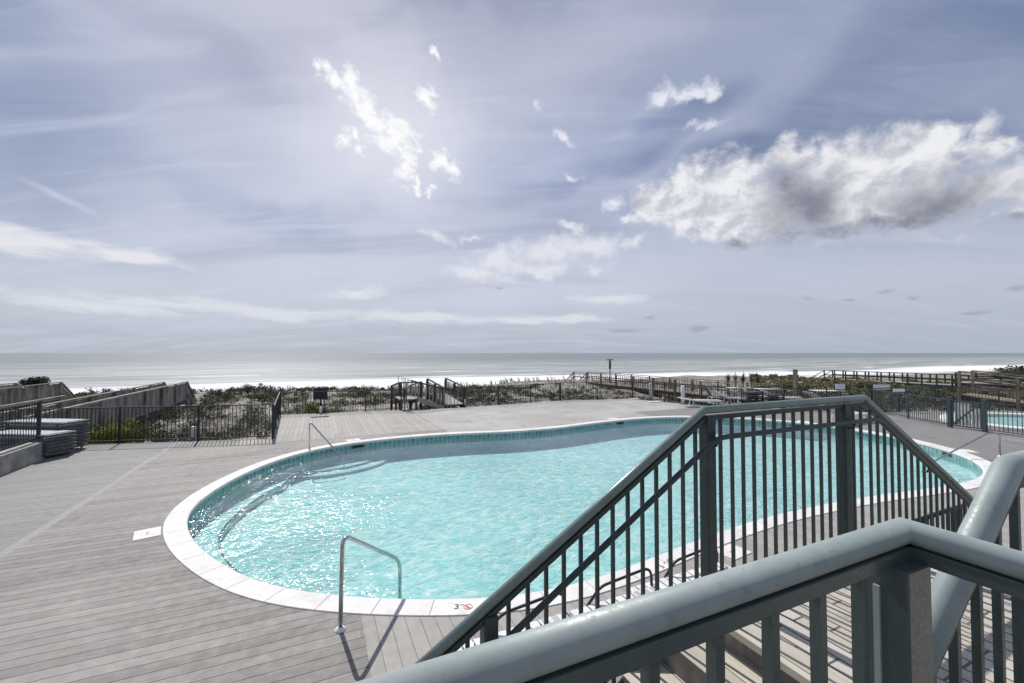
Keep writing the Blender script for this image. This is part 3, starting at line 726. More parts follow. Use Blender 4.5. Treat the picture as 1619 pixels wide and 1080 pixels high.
# ------------------------------------------------------------------ stairs, landing and platform
ZL = 1.15; ZP = 1.30; RISE = ZL/7; RUN = .28; UL, UR = 2.26, 4.45; VN, VF = .47, 2.03
st = thing('stair', 'weathered wooden staircase with a paver landing between two green railings', 'stairs', tuple(G(UL, VN)))
mb = MB(); a = [G(UL+.12, -1.6, ZL), G(UR-.12, -1.6, ZL), G(UR-.12, VF+.10, ZL), G(UL+.12, VF+.10, ZL)]; mb.poly(a); obj('landing_pavers', mb, 'paver', st)
mb = MB()
for u in (UL+.03, UR-.03): mb.bar(G(u, -1.6, ZL-.018), G(u, VF+.10, ZL-.018), .18, .044)
mb.bar(G(UL, VF+.125, ZL-.06), G(UR, VF+.125, ZL-.06), .04, .12); obj('landing_border', mb, 'tread', st, .004)
mb = MB()
for sgn, u0 in ((-1, UL), (1, UR)):
    mb = MB(); rs = MB()
    for k in range(1, 7):
        z = ZL-RISE*k; ua = u0+sgn*RUN*(k-1); ub = u0+sgn*RUN*k
        mb.bar(G(ub-sgn*.0-sgn*RUN/2-.0+sgn*.0, VN, z-.02), G(ub-sgn*RUN/2, VF+.06, z-.02), RUN+.03, .04)
    for k in range(0, 7):
        z1 = ZL-RISE*k-.042; z0 = ZL-RISE*(k+1); u = u0+sgn*RUN*k-sgn*.012
        rs.bar(G(u, VN, (z0+z1)/2), G(u, VF+.06, (z0+z1)/2), .022, z1-z0-.002)
    obj('treads', mb, 'tread', st, .004); obj('risers', rs, 'riser' if 'riser' in M else 'wood', st)
    mb = MB()
    for v in (VN-.025, VF+.085): mb.bar(G(u0, v, ZL-.17), G(u0+sgn*RUN*6.3, v, ZL-.17-RISE*6.3), .045, .28)
    obj('stringer', mb, 'wood', st)
mb = MB(); mb.bar(G(UL+.02, VF+.085, ZL-.21), G(UR-.02, VF+.085, ZL-.21), .045, .30)
obj('landing_fascia', mb, 'wood', st)
for u in (UL+.15, (UL+UR)/2, UR-.15):
    for v in (VF+.02, -.6): obj('landing_post', MB().post(G(u, v), .10, .0, ZL-.06), 'wood', st)

# railing with round cap, flat bar below it, square balusters between
def seg_rail(t, A, B_, r, base_a, base_b, spacing, bal=.019, first=.09, drop=.052, bw=.045, bh=.03, mat='paint', last=None, n=20):
    """level or sloping run: bar under the cap, bottom bar, balusters (upright)"""
    A, B_ = Vector(A), Vector(B_); d = B_-A; hl = Vector((d.x, d.y, 0)).length
    obj('under_bar', MB().bar(A-Vector((0,0,drop)), B_-Vector((0,0,drop)), bw, bh), mat, t, .002)
    lo0, lo1 = Vector((A.x, A.y, base_a)), Vector((B_.x, B_.y, base_b))
    obj('bottom_bar', MB().bar(lo0, lo1, .035, .025), mat, t)
    s_ = first
    while s_ < (last if last is not None else hl-.05):
        f = s_/hl; q = A+d*f; z0 = base_a+(base_b-base_a)*f
        obj('baluster', MB().box((q.x, q.y, (q.z-drop+z0)/2), bal, bal, q.z-drop-z0-.002, GA), mat, t); s_ += spacing
# main railing on the far side of the stairs
RM = 2.36; rr = .027
c0 = G(2.40, 2.10); c1 = G(4.33, 2.10)
SL = RISE/RUN*1.0
lowL = Vector(G(.30, 2.10)); zl = RM-SL*(2.40-.30); lowR = G(6.55, 2.10); zr = RM-SL*(6.55-4.33)
mr = thing('stair_railing', 'long dark green stair railing with level middle and two falling ends before the pool', 'railing', tuple(G(2.40, 2.10, 0)))
TL, T0, T1, TR = Vector((lowL.x, lowL.y, zl)), Vector((c0.x, c0.y, RM)), Vector((c1.x, c1.y, RM)), Vector((lowR.x, lowR.y, zr))
obj('cap_rail', MB().tube([TL, T0, T1, TR], rr, 20), 'pipe_shaded', mr)
seg_rail(mr, T0, T1, rr, ZL-.02, ZL-.02, .1145, first=.155, last=1.90)
seg_rail(mr, T0, TL, rr, RM-1.2, zl-1.12, .1145, first=.085)
seg_rail(mr, T1, TR, rr, RM-1.2, zr-1.1, .1145, first=.085)
for u, z0, z1 in ((2.43, 0, RM-.04), (4.02, 0, RM-.04), (.83, .02, RM-SL*1.57-.05), (6.35, 0, zr+SL*.2-.05)):
    q = G(u, 2.10); obj('post', MB().box((q.x, q.y, (z0+z1)/2), .076, .076, z1-z0, GA), 'paint', mr, .004)
# grab bar on the stair side, on brackets
HZ = RM-.175; hv = 2.015
hp = [G(.55, hv, HZ-SL*(2.42-.55)), G(2.42, hv, HZ), G(4.36, hv, HZ), G(6.45, hv, HZ-SL*(6.45-4.36))]
ln = [hp[0]] + arc(hp[0], hp[1], hp[2], .09) + arc(hp[1], hp[2], hp[3], .09) + [hp[3]]
hr = obj('handrail', MB().tube(ln, .0175, 14), 'paint', mr)
mb = MB()
for u in (2.43, 4.02, .83, 5.2, 6.2):
    z = HZ if 2.42 <= u <= 4.36 else (HZ-SL*(2.42-u) if u < 2.42 else HZ-SL*(u-4.36))
    mb.tube([G(u, hv, z-.012), G(u, hv+.012, z-.055), G(u, 2.065, z-.06)], .007, 8)
obj('bracket', mb, 'paint', hr, off=Vector(mr['_o']))
# near railing round the platform where the viewer stands
NU, NV, NZ, nrad = .975, .415, 2.427, .0212
t = thing('platform_railing', 'pale green metal railing closest to the viewer with a corner post and rounded cap', 'railing', tuple(G(NU, NV, ZL)))
A, C, E = G(-.30, NV, NZ), G(NU, NV, NZ), G(NU, -1.3, NZ)
cap = obj('cap_rail', MB().tube([A, C, E], nrad, 32), 'pipe', t)
seg_rail(t, C, A, nrad, ZP+.09, ZP+.09, .113, bal=.0165, first=.146, drop=.0325, bw=.036, bh=.025, mat='paint_deck_lit')
seg_rail(t, C, E, nrad, ZP+.09, ZP+.09, .113, bal=.0165, first=.150, drop=.0325, bw=.036, bh=.025, mat='paint_deck_lit')
for u, v in ((NU-.050, NV-.004), (-.28, NV), (NU, -1.28)):
    q = G(u, v); obj('post', MB().box((q.x, q.y, (ZP+NZ-.04)/2), .076, .076, NZ-.04-ZP, GA), 'paint_deck_lit', t, .003)
q = G(NU-.098, NV-.002); obj('lit_edge_strip', MB().box((q.x, q.y, (ZP+NZ-.06)/2), .005, .009, NZ-.09-ZP, GA), 'pipe', t)  # added pale strip paints the lit edge of the baluster next to the post
# sloping railing of the flight beyond the corner
def on(px, py, v):                                            # point where a sight line meets the upright plane v = const
    d = ray(px, py); k = (v-EYE.dot(VX))/d.dot(VX); return EYE+d*k
pv = .47; B0 = on(1441, 1063, pv); B1 = on(1594, 738, pv); sl = (B1-B0).normalized(); B0 = B0-sl*.25; B2 = B1+UX*1.0; 
t = thing('ramp_railing', 'sloping pale green railing pipe crossing behind the corner post at the right edge', 'railing', tuple(Vector((B1.x, B1.y, ZL))))
obj('cap_rail', MB().tube([B0]+arc(B0, B1, B2, .02, 3)+[B2], .029, 28), 'pipe', t)
dn = Vector((0,0,.040))
obj('under_bar', MB().bar(B0-dn, B1-dn, .034, .024), 'paint', t); obj('under_bar', MB().bar(B1-dn, B2-dn, .034, .024), 'paint', t)
k = .05; Lh = Vector((B1.x-B0.x, B1.y-B0.y, 0)).length
while k < Lh:
    q = B0+(B1-B0)*(k/Lh); z0 = q.z-.98
    obj('baluster', MB().box((q.x, q.y, (q.z-.05+z0)/2), .0165, .0165, q.z-.05-z0, GA), 'paint', t); k += .113
k = .03
while k < .95:
    q = B1+UX*k; obj('baluster', MB().box((q.x, q.y, q.z-.53), .0165, .0165, .95, GA), 'paint', t); k += .113
# platform floor
mb = MB(); mb.box(G(-.1, -.45, ZP-.05), 2.3, 1.9, .1, GA); o_ = obj('platform', mb, 'walk'); o_['kind'] = 'structure'
# lower railing at the foot of the right flight, with a horizontal kick rail
t = thing('lower_railing', 'dark green railing at the foot of the right flight of stairs', 'railing', tuple(G(6.6, 2.1)))
zz_ = .98
obj('cap_rail', MB().tube([G(5.75, 2.35, zz_), G(7.6, 2.35, zz_)], .024, 14), 'paint', t)
obj('bottom_bar', MB().bar(G(5.75, 2.35, .1), G(7.6, 2.35, .1), .03, .025), 'paint', t)
for u in (5.80, 7.55): obj('post', MB().post(G(u, 2.35), .07, 0, zz_-.02), 'paint', t)
for k in range(15):
    obj('baluster', MB().post(G(5.9+.11*k, 2.35), .019, .1, zz_-.02), 'paint', t)
t = thing('lower_railing', 'dark green railing on the right flight of stairs seen behind the sloping pipe', 'railing', tuple(G(6.6, .5)))
obj('cap_rail', MB().tube([G(4.45, .5, RM), G(6.6, .5, zr)], rr, 14), 'paint', t)
obj('bottom_bar', MB().bar(G(4.45, .5, RM-.98), G(6.6, .5, zr-.98), .03, .025), 'paint', t)
for u, z in ((4.47, RM), (6.55, zr)): obj('post', MB().post(G(u, .5), .076, 0, z-.03), 'paint', t)
for k in range(18):
    u = 4.6+.1145*k; z = RM-SL*(u-4.45); obj('baluster', MB().post(G(u, .5), .019, z-.98, z-.03), 'paint', t)
# ------------------------------------------------------------------ fences
def fence(name, label, pts, h, mat='paint_dark', sp=2.0, picket=.11, z=0., start=True, end=True, cat='fence', pw=.05, group=None, pk=.016):
    pts = [Vector(q) for q in pts]; t = thing(name, label, cat, (pts[0].x, pts[0].y, z), group)
    tr, br = MB(), MB()
    for i in range(len(pts)-1):
        a, c = pts[i], pts[i+1]; d = c-a; L_ = d.length; n_ = max(1, round(L_/sp)); dn_ = d.normalized()
        tr.bar(a+Vector((0,0,z+h)), c+Vector((0,0,z+h)), .035, .03); br.bar(a+Vector((0,0,z+.09)), c+Vector((0,0,z+.09)), .03, .025)
        for k in range(n_+1):
            if k == n_ and i < len(pts)-2: continue
            q = a+d*(k/n_); obj('post', MB().box((q.x, q.y, z+h/2+.01), pw, pw, h+.04, math.atan2(d.y, d.x)), mat, t)
            if k < n_:
                pm = MB(); m_ = max(1, round(L_/n_/picket)); st_ = L_/n_/m_
                for j in range(1, m_):
                    e = q+dn_*st_*j; pm.box((e.x, e.y, z+h/2+.04), pk, pk, h-.10, math.atan2(d.y, d.x))
                if m_ > 1: obj('picket_panel', pm, mat, t)
    obj('top_rail', tr, mat, t); obj('bottom_rail', br, mat, t); return t
F0 = F1a+(F1a-F1b).normalized()*3.0
fence('pool_fence', 'black picket fence at the left in front of the dune scrub and green bush', [F0, F1b], 1.09, sp=2.1)
fence('pool_fence', 'short black picket fence running away at the corner of the left deck', [F1b+Vector((0,.05,0)), F2b-Vector((0,.05,0))], 1.02, sp=1.8)
fence('pool_fence', 'black picket fence across the far deck left of the beach stair', [F2b, far[0]], .98, sp=2.0)
fence('pool_fence', 'black picket fence across the far deck between the beach stair and the long boardwalk', [far[1], far[2]], 1.0, sp=1.75)
fence('pool_fence', 'black picket fence in front of the long brown boardwalk and behind the loungers', [far[2]+Vector((.05,0,0)), far[3], far[4], far[5], far[6]], 1.02, sp=2.0)
# fence on the low concrete wall at the left edge
wa, wb = G(-6.42, 8.0), G(-6.55, 15.2)
w1 = thing('low_wall', 'low stained concrete wall at the left edge below the fence posts', 'wall', tuple(wa))
mb = MB(); k = 0
while k < 4:
    a, c = wa.lerp(wb, k/4+.001), wa.lerp(wb, (k+1)/4-.001); mb.bar(a+Vector((0,0,.20)), c+Vector((0,0,.20)), .26, .42); k += 1
obj('wall_block', mb, 'concrete', w1, .012); obj('wall_cap', MB().bar(wa+Vector((0,0,.435)), wb+Vector((0,0,.435)), .30, .05), 'concrete', w1, .008)
fence('wall_fence', 'black fence standing on the low concrete wall at the left edge', [wa, wb], 1.02, z=.46, sp=1.75, pk=.012, pw=.06)
# teal fences on the right with a gate and a wading pool behind
f0, f1, f2, f3 = P(1384,652), P(1501,675.5), P(1559,683.5), P(1700,702)
fence('spa_fence', 'grey green picket fence at the right between stairs and gate', [f0, f1], 1.02, 'paint_teal', sp=2.2)
fence('spa_fence', 'grey green picket fence right of the gate in front of the wading pool', [f2, f3], 1.02, 'paint_teal', sp=2.2)
bk0, bk1, bk2 = P(1384,652)+Vector((.4,.6,0)), P(1480,643), P(1700,660)
fence('spa_fence', 'farther grey green picket fence behind the wading pool below the scrub', [bk0, bk1, bk2], 1.05, 'paint_teal', sp=2.2)
g = thing('pool_gate', 'grey green metal gate with diagonal brace backed by pale panels', 'gate', tuple(f1))
d = (f2-f1).normalized(); aa, bb = f1+d*.03, f2-d*.03
for q in (aa, bb): obj('gate_post', MB().box((q.x, q.y, .56), .11, .11, 1.16, math.atan2(d.y, d.x)), 'paint_teal', g)
a2, b2 = aa+d*.09, bb-d*.09; mb = MB()
for z in (.1, 1.0): mb.bar(a2+Vector((0,0,z)), b2+Vector((0,0,z)), .035, .035)
for q in (a2, b2): mb.bar(q+Vector((0,0,.1)), q+Vector((0,0,1.0)), .035, .035)
obj('gate_frame', mb, 'paint_teal', g)
nd = Vector((d.y, -d.x, 0)) if d.y < 0 else Vector((-d.y, d.x, 0))
tc = -nd if (nd.dot(EYE-f1) > 0) == False else nd
obj('brace', MB().bar(a2+tc*.03+Vector((0,0,.12)), b2+tc*.03+Vector((0,0,.98)), .03, .04), 'paint_teal', g)
mb = MB(); n_ = 8
for k in range(1, n_): q = a2.lerp(b2, k/n_); mb.box((q.x, q.y, .55), .018, .018, .88, math.atan2(d.y, d.x))
obj('gate_bars', mb, 'paint_teal', g)
m1, m2 = a2.lerp(b2, .04), a2.lerp(b2, .62); m3, m4 = a2.lerp(b2, .65), a2.lerp(b2, .97)
mb = MB().bar(m1-tc*.03+Vector((0,0,.54)), m2-tc*.03+Vector((0,0,.54)), .012, .80); mb.bar(m3-tc*.03+Vector((0,0,.46)), m4-tc*.03+Vector((0,0,.46)), .012, .66); obj('backing_panel', mb, 'white', g)
# wading pool
wc = P(1660,673); wp = thing('wading_pool', 'small round wading pool with white rim behind the right fence', 'pool', tuple(wc))
mb = MB(); n_ = 48; ro, ri = 2.6, 2.2; pr = [(ro, 0), (ro, .13), (ro-.03, .15), (ri+.02, .15), (ri, .13), (ri, .02)]
for k in range(n_):
    q0, q1 = 2*math.pi*k/n_, 2*math.pi*(k+1)/n_
    for (ra, za), (rb_, zb) in zip(pr, pr[1:]):
        f = lambda r_, z_, q: (wc.x+r_*math.cos(q)*1.25, wc.y+r_*math.sin(q), z_); mb.poly([f(ra, za, q0), f(ra, za, q1), f(rb_, zb, q1), f(rb_, zb, q0)])
obj('rim', mb, 'coping', wp)
mb = MB(); mb.poly([(wc.x+ri*math.cos(2*math.pi*k/n_)*1.25, wc.y+ri*math.sin(2*math.pi*k/n_), .012) for k in range(n_)]); obj('pool_floor', mb, 'plaster', wp)
mb = MB(); mb.poly([(wc.x+ri*math.cos(2*math.pi*k/n_)*1.25, wc.y+ri*math.sin(2*math.pi*k/n_), .09) for k in range(n_)]); obj('wading_water', mb, 'water', wp)

# ------------------------------------------------------------------ boardwalks over the dunes
def walk(label, u0, u1, v0, v1, zd, top, mat='wood', slats=True, sp=2.4, near_stair=0, far_stair=0, sides=(0, 1), slat_sp=.16, slat_w=.10, mids=0, z1=None, cap_w=.14):
    t = thing('boardwalk', label, 'boardwalk', tuple(G((u0+u1)/2, v0, zd)), 'wooden boardwalks over the dunes'); z1 = zd if z1 is None else z1
    Z = lambda v: zd+(z1-zd)*(v-v0)/(v1-v0)
    a, c = G((u0+u1)/2, v0, zd-.03), G((u0+u1)/2, v1, z1-.03); obj('deck_boards', MB().bar(a, c, abs(u1-u0), .05), 'walk' if mat != 'wood_brown' else 'wood_brown', t)
    mb = MB()
    for u in (u0+.03, u1-.03): mb.bar(G(u, v0, zd-.18), G(u, v1, z1-.18), .06, .24)
    obj('joists', mb, 'wood_dark', t); h = top-zd
    for si in sides:
        u = (u0, u1)[si]; mb = MB()
        mb.bar(G(u, v0, zd+h), G(u, v1, z1+h), cap_w, .045); obj('top_rail', mb, mat, t)
        n_ = max(1, round((v1-v0)/sp))
        for k in range(n_+1):
            v = v0+(v1-v0)*k/n_; obj('post', MB().post(G(u, v), .11, -2.2, Z(v)+h-.02), mat, t)
        if slats:
            mb = MB(); v = v0+.1
            while v < v1:
                mb.box(G(u-.07, v, Z(v)+h/2-.04-random.random()*.02), .025, slat_w*random.uniform(.9, 1.05), h-.06, GA)
                v += slat_sp
            obj('slats', mb, mat, t)
        if mids:
            mb = MB()
            for q in range(mids): zq = h*(q+1)/(mids+1); mb.bar(G(u, v0, zd+zq), G(u, v1, z1+zq), .04, .10)
            obj('mid_rails', mb, mat, t)
    def flight(v, sgn, L_, drop, zz0):
        mb = MB(); n_ = max(3, round(drop/.18))
        for k in range(n_):
            f = (k+.5)/n_; mb.box(G((u0+u1)/2, v+sgn*L_*f, zz0-drop*(k+1)/n_), abs(u1-u0), L_/n_+.02, .05, GA)
        obj('stair_treads', mb, mat, t)
        for si in sides:
            u = (u0, u1)[si]; mb = MB(); mb.bar(G(u, v, zz0+h), G(u, v+sgn*L_, zz0+h-drop), .12, .05); mb.bar(G(u, v, zz0-.12), G(u, v+sgn*L_, zz0-drop-.12), .05, .24)
            mb.bar(G(u, v, zz0+h*.5), G(u, v+sgn*L_, zz0+h*.5-drop), .04, .09); mb.post(G(u, v+sgn*L_), .10, zz0-drop-.6, zz0+h-drop)
            obj('stair_rail', mb, mat, t)
            if slats:
                mb = MB(); q = .1
                while q < L_: mb.box(G(u-.07*1, v+sgn*q, zz0-drop*q/L_+h/2), .025, slat_w, h-.06, GA); q += slat_sp
                obj('stair_slats', mb, mat, t)
    if far_stair: flight(v1, 1, far_stair, far_stair*.62, z1)
    if near_stair: flight(v0, -1, near_stair, near_stair*.5, zd)
    return t
walk('long grey boardwalk with slatted sides rising past the left fence toward the beach', -8.9, -7.7, 17.2, 34.0, -.22, .88, slat_sp=.135, slat_w=.115, far_stair=2.6)
walk('farther grey boardwalk with posts at the left edge below the dark bush', -17.0, -14.9, 22.0, 36.8, -.15, .88, slat_sp=.15, slat_w=.11, far_stair=3)
walk('grey side deck rail between the two left boardwalks', -12.0, -10.0, 13.5, 25.0, -.25, .88, slats=False, mids=2)
walk('long brown boardwalk with rails behind the far deck right of centre', 26.5, 28.4, 18.5, 41.0, -.42, .58, 'wood_brown', slat_sp=.30, slat_w=.04, far_stair=3.1, mids=1)
walk('distant dark boardwalk on posts above the green scrub at the right', 55.6, 57.3, 18.5, 31.0, -.35, .62, 'wood_dark', slats=False, mids=1, sp=1.1, far_stair=3.5, cap_w=.10)
# beach stair in the middle: steps climb from the deck to a small landing, then the walk runs to the beach
bx = P(702,645.5); bu, bv = toUV(bx)
t = thing('beach_stair', 'dark stair with slatted rails climbing from the far deck toward the beach', 'stairs', tuple(bx))
sw = 1.5; hz = .52; su = 1.35
mb = MB()
for k in range(5): mb.box(G(bu-(k+.5)*su/5, bv+.15+sw/2, hz*(k+.5)/5), su/5+.02, sw, .045, GA)
obj('stair_treads', mb, 'walk', t)
for v in (bv+.15, bv+.15+sw): obj('stringer', MB().bar(G(bu+.05, v, -.02), G(bu-su, v, hz-.02), .05, .20), 'walk', t)
obj('landing', MB().box(G(bu-su-.38, bv+.15+sw/2, hz-.03), .8, sw, .06, GA), 'walk', t)
for (v, nm) in ((bv+.12, 0), (bv+.18+sw, 1)):
    obj('handrail', MB().bar(G(bu+.9, v, .72), G(bu-su, v, hz+.80), .05, .06), 'wood_dark', t)
    mb = MB()
    for k in range(16):
        u = bu+.75-k*.18; z0 = max(0, hz*(bu-u)/su) if u < bu else 0; zt = .72+(hz+.14)*((bu+.9-u)/(su+.9)); mb.post(G(u, v), .03, z0, zt)
    obj('slats', mb, 'wood', t)
obj('handrail', MB().bar(G(bu-su-.75, bv+.12, hz+.80), G(bu-su, bv+.12, hz+.80), .05, .06), 'wood_dark', t)
mb = MB()
for k in range(3): mb.post(G(bu-su-.72+k*.12, bv+.12), .05, hz, hz+.80)
for q in ((-.72, .0), (-.72, sw), (.0, .0), (.0, sw)): mb.post(G(bu-su+q[0], bv+.15+q[1]), .09, -.9, hz)
obj('landing_posts', mb, 'wood_dark', t)
t = walk('dark boardwalk running to the beach behind the middle stair', bu-su-.5, bu-su+.6, bv+1.8, bv+4.5, hz-.05, hz+.7, 'wood_dark', slat_sp=.26, slat_w=.045, z1=.1)
# second dark railing right of the stair
t = walk('short dark slatted ramp right of the middle stair', bu+.35, bu+1.5, bv+1.3, bv+5.0, .02, .90, 'wood_dark', slat_sp=.2, slat_w=.045, z1=.30)
# building deck at the far right edge
t = walk('dark raised deck with slanting stair rails at the far right edge', 52.5, 56.5, 10.0, 18.3, .10, 1.0, 'wood_dark', slats=False, mids=2, near_stair=3)
t = walk('brown wooden steps behind the fence at the far right edge', 30.5, 32.0, 4.4, 10.5, -.1, 1.1, 'wood_brown', slats=False, mids=2, near_stair=0, z1=.6)

# ------------------------------------------------------------------ small things on the far deck
def path_lamp(px, py, h, w_, label, group='white posts along the far fence'):
    q = P(px, py); t = thing('post_light', label, 'post light', tuple(q), group)
    obj('lamp_body', MB().lathe(q, [(w_*.5, 0), (w_*.5, h*.9), (w_*.42, h*.97), (w_*.2, h)], 14), 'white', t)
    obj('lamp_collar', MB().lathe(q+Vector((0,0,.0)), [(w_*.7, 0), (w_*.7, .02)], 14), 'grey_plastic', t)
path_lamp(1028.5, 632, .98, .19, 'tall white post by the far fence, left one of the two tall posts')
path_lamp(1080, 639, 1.0, .20, 'tall white post by the far fence, right one of the two tall posts')
path_lamp(1049, 634.5, .26, .13, 'small white post light between the two tall white posts')
path_lamp(954, 630.5, .26, .13, 'small white post light on the far deck below the boardwalk end')
path_lamp(829, 636, .30, .13, 'small white post light by the far fence right of the beach stair')
path_lamp(735, 641, .30, .13, 'small white post light beside the foot of the beach stair')
path_lamp(507, 654, .32, .13, 'small white post light in front of the low green plants')
path_lamp(305, 695, .42, .15, 'small white post light by the left fence')
path_lamp(436, 676, .30, .13, 'small white post light in the deck corner beside the left fence')
for (px, py, sx, lb) in ((1037, 635.5, 1.0, 'flat white mat lying by the tall white posts'), (1003, 630.8, .5, 'small flat white mat at the far corner of the deck'), (506, 659, .7, 'grey drain cover below the small green plants')):
    q = P(px, py); o_ = obj('floor_mat', MB().box((q.x, q.y, .02), sx, .35, .04, GA), 'white' if 'white' in lb else 'grey_plastic', off=q, bevel=.008); tag(o_, lb, 'mat')
q = P(507, 650); t = thing('sign_board', 'dark green sign board on the far fence above the green plants', 'sign', tuple(q))
obj('board', MB().box((q.x, q.y-.05, .83), .62, .03, .52, R(14)), 'paint_dark', t); obj('post', MB().box((q.x, q.y, .5), .05, .05, 1.0), 'paint_dark', t)
# loungers
def lounger(label, loc, rz, back=0., group='sun loungers on the far right deck', frame='white', sl='sling'):
    t = thing('sun_lounger', label, 'sun lounger', loc, group, rz)
    mb = MB()
    for s_ in (-.29, .29): mb.bar((-.95, s_, .31), (.35, s_, .31), .035, .05)
    mb.bar((-.95, -.29, .31), (-.95, .29, .31), .04, .05); mb.bar((.35, -.29, .31), (.35, .29, .31), .04, .05)
    obj('frame', mb, frame, t, .006)
    for x in (-.75, .5):
        for s_ in (-.27, .27): obj('leg', MB().bar((x, s_, 0), (x+.06*(1 if x > 0 else -1)*-1, s_, .30), .04, .04), frame, t)
    mb = MB()
    for k in range(13): x = -.90+k*.098; mb.box((x, 0, .345), .082, .56, .016)
    obj('seat', mb, sl, t)
    ca, sa = math.cos(back), math.sin(back); mb = MB()
    for k in range(7): r_ = .06+k*.098; mb.bar((.37+ca*r_, -.28, .345+sa*r_), (.37+ca*r_, .28, .345+sa*r_), .082, .016, up=(-sa, 0, ca))
    obj('backrest', mb, sl, t)
    mb = MB()
    for s_ in (-.29, .29): mb.bar((.35, s_, .33), (.35+ca*.72, s_, .33+sa*.72), .035, .045)
    mb.bar((.5, -.27, .02), (.5, .27, .02), .03, .03); obj('back_frame', mb, frame, t, .006)
    return t
def lz(px, py): q = P(px, py); return (q.x, q.y, 0)
lounger('grey lounger with its back raised steeply, leftmost of the loungers behind the railing', lz(1136,637), R(172), R(62), sl='grey_plastic')
lounger('low white lounger in front of the steep backed grey one', lz(1108,643), R(175), R(8))
# stacked and pushed-together loungers: one built, the rest copied
P1 = lounger('white lounger with raised back beside the thick timber post', lz(1160,638.5), R(150), R(30))
more = [((1185,637), R(185), 'white lounger nearly flat, third from the left behind the railing'), ((1208,636), R(165), 'white lounger right below the thick timber post'), ((1236,638), R(178), 'white lounger just left of the white notice'),
        ((1304,640), R(186), 'white lounger farthest right, below the square white notice'), ((1340,668), R(200), 'white lounger seen through the bars of the sloping stair railing')]
for (px, py), rz, lb in more: dup(P1, lz(px, py), rz, lb)
def table(label, px, py, rz=0):
    q = P(px, py); t = thing('side_table', label, 'table', tuple(q), 'tables among the far loungers')
    obj('table_top', MB().box((q.x, q.y, .70), 1.5, .75, .04, rz), 'white', t, .01)
    for sx in (-.6, .6):
        for sy in (-.28, .28): obj('leg', MB().bar((q.x+sx, q.y+sy, 0), (q.x+sx*.92, q.y+sy*.9, .69), .04, .04), 'grey_plastic', t)
table('long white topped table behind the loungers', 1172, 632); table('white topped table right of the long one', 1216, 634); table('white topped table farthest right under the square notice', 1308, 638)
# dark low stacks between
for (px, py, n_, lb) in ((1190,640,6,'dark slatted stack of chairs left one under the white table'), (1222,642,5,'dark slatted stack of chairs right one under the white table')):
    q = P(px, py); t = thing('chair_stack', lb, 'chair stack', tuple(q), 'dark chair stacks')
    for k in range(n_): obj('chair_seat', MB().box((q.x, q.y, .12+k*.11), .85, .55, .05, R(8)), 'grey_plastic' if k % 2 else 'dark', t, .01)
    mb = MB()
    for sx in (-.38, .38):
        for sy in (-.24, .24): mb.box((q.x+sx, q.y+sy, .06+n_*.05), .04, .04, .12+n_*.11)
    obj('legs', mb, 'dark', t)
# two stacks of grey loungers at the left edge; every lounger its own thing
def stack_lounger():
    t = thing('stacked_lounger', 'grey stacked lounger', 'sun lounger', (0,0,0), 'stacked grey loungers at the left fence')
    mb = MB()
    for s_ in (-.33, .33): mb.bar((0, s_, .045), (-1.95, s_, .045), .05, .055)
    mb.bar((-.02, -.35, .045), (-.02, .35, .045), .05, .055); mb.bar((-1.95, -.35, .045), (-1.95, .35, .045), .05, .055); obj('frame', mb, 'grey_plastic', t, .012)
    mb = MB()
    for k in range(18): mb.box((-.12-k*.102, 0, .078), .085, .60, .012)
    obj('slats', mb, 'sling', t)
    for x in (-.18, -1.75):
        for s_ in (-.33, .33): obj('leg', MB().box((x, s_, .0), .05, .035, .10), 'grey_plastic', t)
    return t
base = stack_lounger(); first = True
names = ['bottom', 'second', 'third', 'fourth', 'fifth', 'sixth', 'seventh', 'topmost']
for si, (px, py, n_, wh) in enumerate(((119,712,8,'taller stack by the left fence'), (96,722,6,'lower stack beside the left wall'))):
    q = P(px, py); order = names[:n_-1]+['topmost']
    for k in range(n_):
        lb = 'grey lounger, %s in the %s' % (order[k], wh); loc = (q.x+random.uniform(-.02,.02), q.y+random.uniform(-.02,.02), .06+k*.098); rz = R(-6+random.uniform(-1,1))
        if first: base.location = loc; base.rotation_euler = (0,0,rz); base['label'] = lb; first = False
        else: dup(base, loc, rz, lb)
# low white chairs with black arm hoops between the stairs and the pool
def sling_chair(label, loc, rz):
    t = thing('deck_chair', label, 'chair', loc, 'low white chairs beside the stair', rz)
    for s_ in (-.30, .30):
        a_, b_, c_, d_ = [Vector(q) for q in ((.42, s_, 0), (.42, s_, .56), (-.22, s_, .50), (-.42, s_, .30))]
        obj('arm_hoop', MB().tube([a_]+arc(a_, b_, c_, .12)+arc(b_, c_, d_, .08)+[d_], .014, 10), 'dark', t)
        obj('rear_leg', MB().tube([(-.42, s_, .30), (-.50, s_, 0)], .013, 10), 'dark', t)
    mb = MB()
    for s_ in (-.27, .27): mb.bar((-.9, s_, .33), (.45, s_, .33), .03, .04)
    mb.bar((.465, -.285, .33), (.465, .285, .33), .03, .04); obj('seat_frame', mb, 'white', t, .005)
    mb = MB()
    for k in range(13): mb.box((-.84+k*.102, 0, .362), .085, .57, .012)
    obj('seat', mb, 'white', t)
    for s_ in (-.27, .27): obj('front_leg', MB().bar((-.85, s_, 0), (-.85, s_, .32), .03, .03), 'white', t)
    return t
sc = sling_chair('low white chair with black arms beside the foot of the stair railing', tuple(P(922,1066)-UX*.42), GA)
for (px, py, rz, lb) in ((1066,1012,GA,'low white chair with black arms below the middle of the near pool rim'), (1172,962,GA,'low white chair with black arms behind the big railing post')):
    dup(sc, tuple(P(px, py)-UX*.42), rz, lb)
